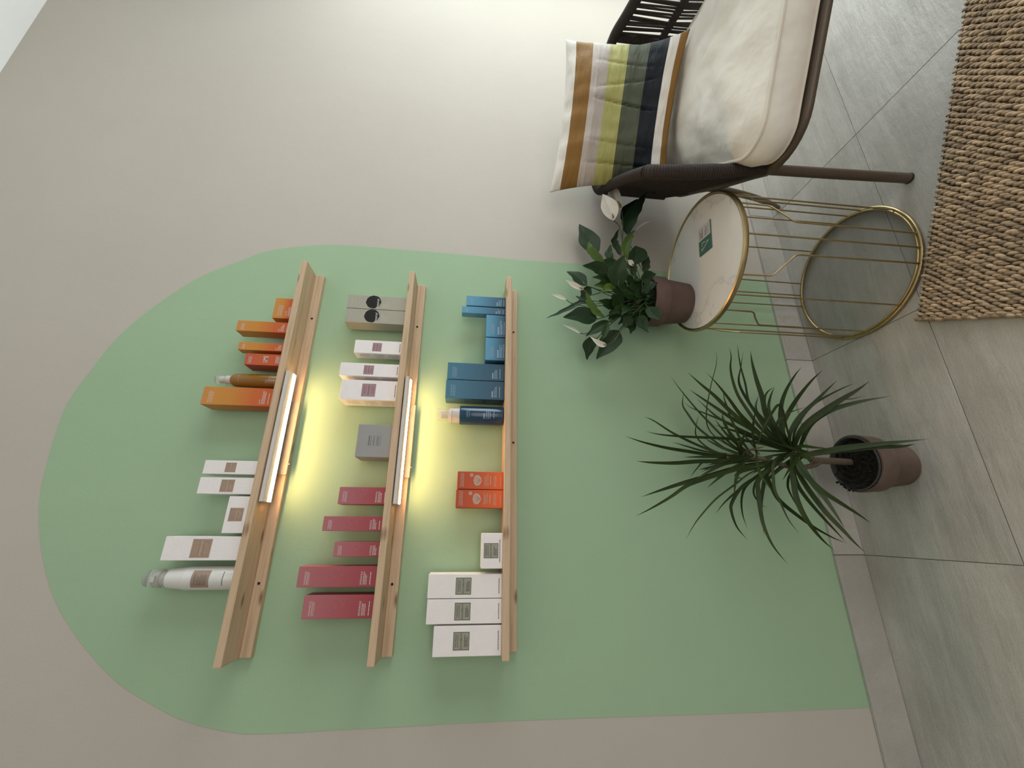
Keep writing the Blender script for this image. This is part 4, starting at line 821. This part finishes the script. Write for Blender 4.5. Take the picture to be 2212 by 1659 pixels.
def ribbed(path, r, pitch, n=14, depth=.0020):
    # rope wound round a tube: one rounded turn of rope every pitch
    P = [Vector(p) for p in path]; d = [0]
    for a, b in zip(P, P[1:]): d.append(d[-1]+(b-a).length)
    L = d[-1]; N = int(L/pitch)*4; out = []; rad = []; j = 0
    for i in range(N+1):
        s = L*i/N
        while j < len(d)-2 and d[j+1] < s: j += 1
        f = (s-d[j])/max(1e-9, d[j+1]-d[j]); out.append(P[j].lerp(P[j+1], min(1, f)))
        rr_ = r(s/L) if callable(r) else r
        rad.append(rr_-depth*(1-abs(math.sin(PI*i/4))))
    m = MB(); m.tube(out, rad, n); return m
fixnormals(ribbed(top, .0165, .0058).build('top_rail', M['rope'], ch, True))
postL = catmull([(0, .0, .413), (-.006, .004, .47), (-.014, .014, .56), (-.019, .028, .65), (-.018, .040, .685), (-.015, .056, .700)], 10)
postR = [Vector((.569-p.x*.98, p.y, .413+(p.z-.413)*.868)) for p in postL]
for pth in (postL, postR): fixnormals(ribbed(pth, lambda s: .0128+.0058*min(1, s*2.2), .0062).build('arm_post', M['rope'], ch, True))
mid = [Vector((p.x, p.y-(.012 if p.y > .4 else 0), .543)) for p in top if p.y > .36 or p.x > .3]
fixnormals(ribbed(mid, .0120, .0058).build('middle_rail', M['rope'], ch, True))
for q in ((.046, .465), (.5245, .470)):
    fixnormals(ribbed([Vector((q[0], q[1], .46)), Vector((q[0], q[1], .705))], .0145, .0058).build('back_post', M['rope'], ch, True))
def at(path, s):
    d = [0]
    for a, b in zip(path, path[1:]): d.append(d[-1]+(b-a).length)
    s *= d[-1]
    for j in range(len(d)-1):
        if d[j+1] >= s: return path[j].lerp(path[j+1], (s-d[j])/max(1e-9, d[j+1]-d[j]))
    return path[-1]
RC = random.Random(3)
def cord(a, b, r=.0042, flat=.75, bow=0):
    m = MB(); c = (a+b)/2+Vector((0, 0, 0)); m.tube([a, a.lerp(b, .25), c, a.lerp(b, .75), b], r, 6, flat=flat); m.build('cord', M['rope'], ch, True)
left = [p for p in top if p.x < .047 and p.y < .47]
n = 46                                                           # close cords of the left side panel
for k in range(n):
    s = (k+.5)/n; a = at(left, s); b = Vector((-.004+.045*s, .005+.46*s, .400 if s < .42 else .400+.088*((s-.42)/.58)**1.4))
    cord(a-Vector((0, 0, .010)), b, .0056)
m = MB(); c = [Vector((-.004+.045*s, .005+.46*s, .400 if s < .42 else .400+.088*((s-.42)/.58)**1.4)) for s in [i/20 for i in range(21)]]; m.tube(c, .0078, 8); fixnormals(m.build('side_rail', M['rope'], ch, True))
back = [p for p in top if p.x > .05 and (p.y > .46)]; rights = [p for p in top if p.x > .52 and p.y <= .475]
for path, n in ((back, 22), (rights, 18)):
    for k in range(n):
        s = (k+.5)/n; a = at(path, s)+Vector((0, 0, -.012)); j = RC.uniform(-.006, .006)
        e = at(path, min(1, max(0, s+j))); b = Vector((e.x, e.y-(.012 if e.y > .4 else 0), .548)); dv = (at(path, min(1, s+.01))-at(path, max(0, s-.01))).normalized()
        w1, w2 = RC.uniform(.002, .0065), RC.uniform(.001, .0062)
        cord(a+dv*w1, b+dv*w2, .0040); cord(a-dv*w1, b-dv*w2, .0040)
        b2 = Vector((e.x, e.y-.02, .410)); cord(b+dv*w2*1.2, b2+dv*w1, .0040); cord(b-dv*w2*1.2, b2-dv*w1, .0040)

# ------------------------------------------------------------------ seat cushion and pillow
cu = thing('seat_cushion', 'thick off white box cushion with piping on the armchair', 'cushion', CH, CRZ)
def ringpts(ins, z, n=14, wob=0):
    P = []; ul, ur, bf, bb, r, tp = .000+ins, .570-ins, -.100+ins, .452-ins, max(.02, .074-ins*.25), .030
    for cxx, cyy, a0, nx in ((ur-r, bf+r, -90, 0), (ur-r-tp, bb-r, 0, 0), (ul+r+tp, bb-r, 90, 0), (ul+r, bf+r, 180, 0)):
        for k in range(n+1):
            a = math.radians(a0+90*k/n); P.append(Vector((cxx+r*math.cos(a), cyy+r*math.sin(a), z)))
    Q = []                                             # densify the straight runs
    for i, p in enumerate(P):
        e = P[(i+1) % len(P)]; Q.append(p)
        if i % (n+1) == n:
            for k in range(1, 30): Q.append(p.lerp(e, k/30))
    return Q
from mathutils import noise as mnoise
def crease(p, amp):
    d = mnoise.noise(Vector((p.x*9+p.y*7, p.x*5-p.y*14, p.z*6)))*amp+mnoise.noise(Vector((p.x*22, p.y*22, p.z*22)))*amp*.35
    f = math.sin(46*(p.x*.80+p.y*.60)+3*mnoise.noise(Vector((p.x*6, p.y*6, 0))))
    d += amp*.62*(f if f > 0 else f*.3)*max(0, 1-p.x/.34)*max(0, 1-abs(p.y-.06)/.30)
    return d
rows = []
KP = ((.12, .4165), (.03, .4165), (.008, .4185), (.001, .424), (-.006, .440), (-.011, .457), (-.009, .475), (-.004, .490), (.001, .4985), (.008, .5025), (.022, .509), (.045, .5195), (.08, .530), (.12, .537), (.16, .541), (.215, .543))
KQ = [KP[0]]
for (i0, z0), (i1, z1) in zip(KP, KP[1:]):
    n = max(1, int(abs(i1-i0)/.011)) if z1 > .5 else 1
    KQ += [(i0+(i1-i0)*k/n, z0+(z1-z0)*k/n) for k in range(1, n+1)]
for ins, z in KQ:
    rg = ringpts(ins, z)
    for p in rg:
        sq = (.010*min(1, max(0, (p.y+.06)/.07))+.038*max(0, p.y/.45))*min(1, ins*-6+1.15 if ins > .025 else 1)
        sq = max(0, sq); p.x += sq*max(0, (.285-p.x)/.285) if p.x < .285 else -sq*max(0, (p.x-.285)/.285)
        k = crease(p, .009); p.z += k*(1 if z > .503 else .25)*(1 if z > .42 else 0); dx = p.x-.28; dy = p.y-.18; l = math.hypot(dx, dy); 
        if z < .5: p.x += dx/l*k*.5; p.y += dy/l*k*.5
    rows.append(rg)
m = MB(); b = m.quadgrid(rows, closed_v=True); n = len(rows[0]); m.f.append(tuple(b+k for k in range(n))[::-1])
e = b+(len(rows)-1)*n; c = len(m.v); m.v.append(tuple(sum((Vector(m.v[e+k]) for k in range(n)), Vector())/n+Vector((0, 0, .001)))); m.f += [(e+k, e+(k+1) % n, c) for k in range(n)]
fixnormals(m.build('cover', M['cream'], cu, True))
for ri in (8, 3):
    m = MB(); m.tube([p+Vector((0, 0, .001)) for p in rows[ri]], .0040, 8, closed=True); fixnormals(m.build('piping', M['piping'], cu, True))
pl = thing('throw_pillow', 'pillow with brown, grey, lime and dark stripes against chair back', 'pillow', CH, CRZ)
def pil(s, t, side):
    # s across, t up, side -1 front, +1 back
    pin = 1-.075*(1-abs(t)**2.2); pit = 1-.085*(1-abs(s)**2.4)
    th = .070*max(0, (1-abs(s)**3.2))**.62*max(0, (1-abs(t)**3.0))**.62
    if abs(s) < .999 and abs(t) < .999: th = max(th, .0012)
    x, y, z = .225*s*pin, side*th, .181*t*pit
    if t < -.25: y -= .045*((-t-.25)/.75)**1.6*(1 if True else 0)
    k = mnoise.noise(Vector((x*26+side, z*8, 3)))*.005+mnoise.noise(Vector((x*8, z*30, side)))*.0035
    for c0, sl, am in ((.10, .16, .009), (-.74, .10, .009), (.34, -.10, .005), (-.46, .14, .004), (.62, .12, .004)):
        k -= am*math.exp(-((s-c0-sl*t)/.020)**2)*max(0, 1-(abs(t+.12)/.62)**3)
    y += side*k*min(1, th/.02)
    if x < 0: x *= 1-.16*((1-t)/2)
    v = Vector((x, y, z)); lean = math.atan2(.095, .36); roll = .035
    v = Matrix.Rotation(-lean, 3, 'X') @ (Matrix.Rotation(roll, 3, 'Y') @ v)
    return v+Vector((.222, .345, .711))
m = MB(); N = 96
for side in (-1, 1):
    m.quadgrid([[pil(-1+2*i/N, -1+2*j/N, side) for j in range(N+1)] for i in range(N+1)], uv=lambda a, b: (a, b))
po = m.build('cover', M['stripe'], pl, True)
bm = bmesh.new(); bm.from_mesh(po.data); bmesh.ops.remove_doubles(bm, verts=bm.verts, dist=.0004); bmesh.ops.recalc_face_normals(bm, faces=bm.faces); bm.to_mesh(po.data); bm.free()

# ------------------------------------------------------------------ jute rug
RA = math.atan2(-.331, .683)
rug = thing('rug', 'chunky brown woven jute rug on the floor tiles', 'rug', (.5032, -.3349, 0), RA)
RW, RH = 1.15, .62                                      # local x along the far edge, local -y toward the room
m = MB(); m.box(.006, RW, -RH, -.006, .0005, .0075); m.build('backing', M['jute_base'], rug)
RG = random.Random(9); px_, py_ = .0068, .0215
V = []; F = []; T = []; NS, NR = 6, 5
cols = int(RW/px_); rws = int(RH/py_)+1
for i in range(cols):
    ctint = RG.uniform(.85, 1.1)
    for j in range(rws):
        x = (i+.5)*px_+RG.uniform(-.0012, .0012); y = -(j+.5+(.5 if i % 2 else 0))*py_+RG.uniform(-.002, .002)
        ll = py_*.54*RG.uniform(.85, 1.15); ww = px_*.58*RG.uniform(.85, 1.2); hh = .0038*RG.uniform(.6, 1.4); z0 = .0078; an = RG.uniform(-.16, .16)-.12
        tv = RG.choice((.68, .85, .97, 1.08, 1.26))*ctint*RG.uniform(.85, 1.15); c = (.46*tv, .34*tv, .225*tv, 1)
        b = len(V); ca, sa = math.cos(an), math.sin(an)
        for q in range(NR):
            tt = -1+2*q/(NR-1); w = max(.12, 1-tt**4)**.5; hz = .0035*(1-tt*tt)
            for k in range(NS):
                a = 2*PI*k/NS; dx = ww*w*math.cos(a); dy = min(ll*tt, -.004-y+.0015*math.sin(i*.9)); V.append((x+dx*ca-dy*sa, y+dx*sa+dy*ca, max(.001, z0+hz+hh*w*math.sin(a)))); T.append(c)
        for q in range(NR-1):
            for k in range(NS): F.append((b+q*NS+k, b+q*NS+(k+1) % NS, b+(q+1)*NS+(k+1) % NS, b+(q+1)*NS+k))
me = bpy.data.meshes.new('yarn_weave'); me.from_pydata(V, [], F); me.materials.append(M['jute'])
ca_ = me.color_attributes.new('tint', 'FLOAT_COLOR', 'POINT'); ca_.data.foreach_set('color', [x for c in T for x in c])
me.polygons.foreach_set('use_smooth', [True]*len(me.polygons)); me.update()
yo = bpy.data.objects.new('yarn_weave', me); COL.objects.link(yo); yo.parent = rug; yo['kind'] = 'stuff'
m = MB(); pts = []
for k in range(int(RH/.006)): pts.append((.004+.002*math.sin(k*1.1), -.003-k*.006, .008+.003*math.sin(k*1.1+1.2)))
m.tube(pts, [.0052+.0012*math.sin(k*1.1) for k in range(len(pts))], 8); m.build('edge_cord', M['jute_edge'], rug, True)
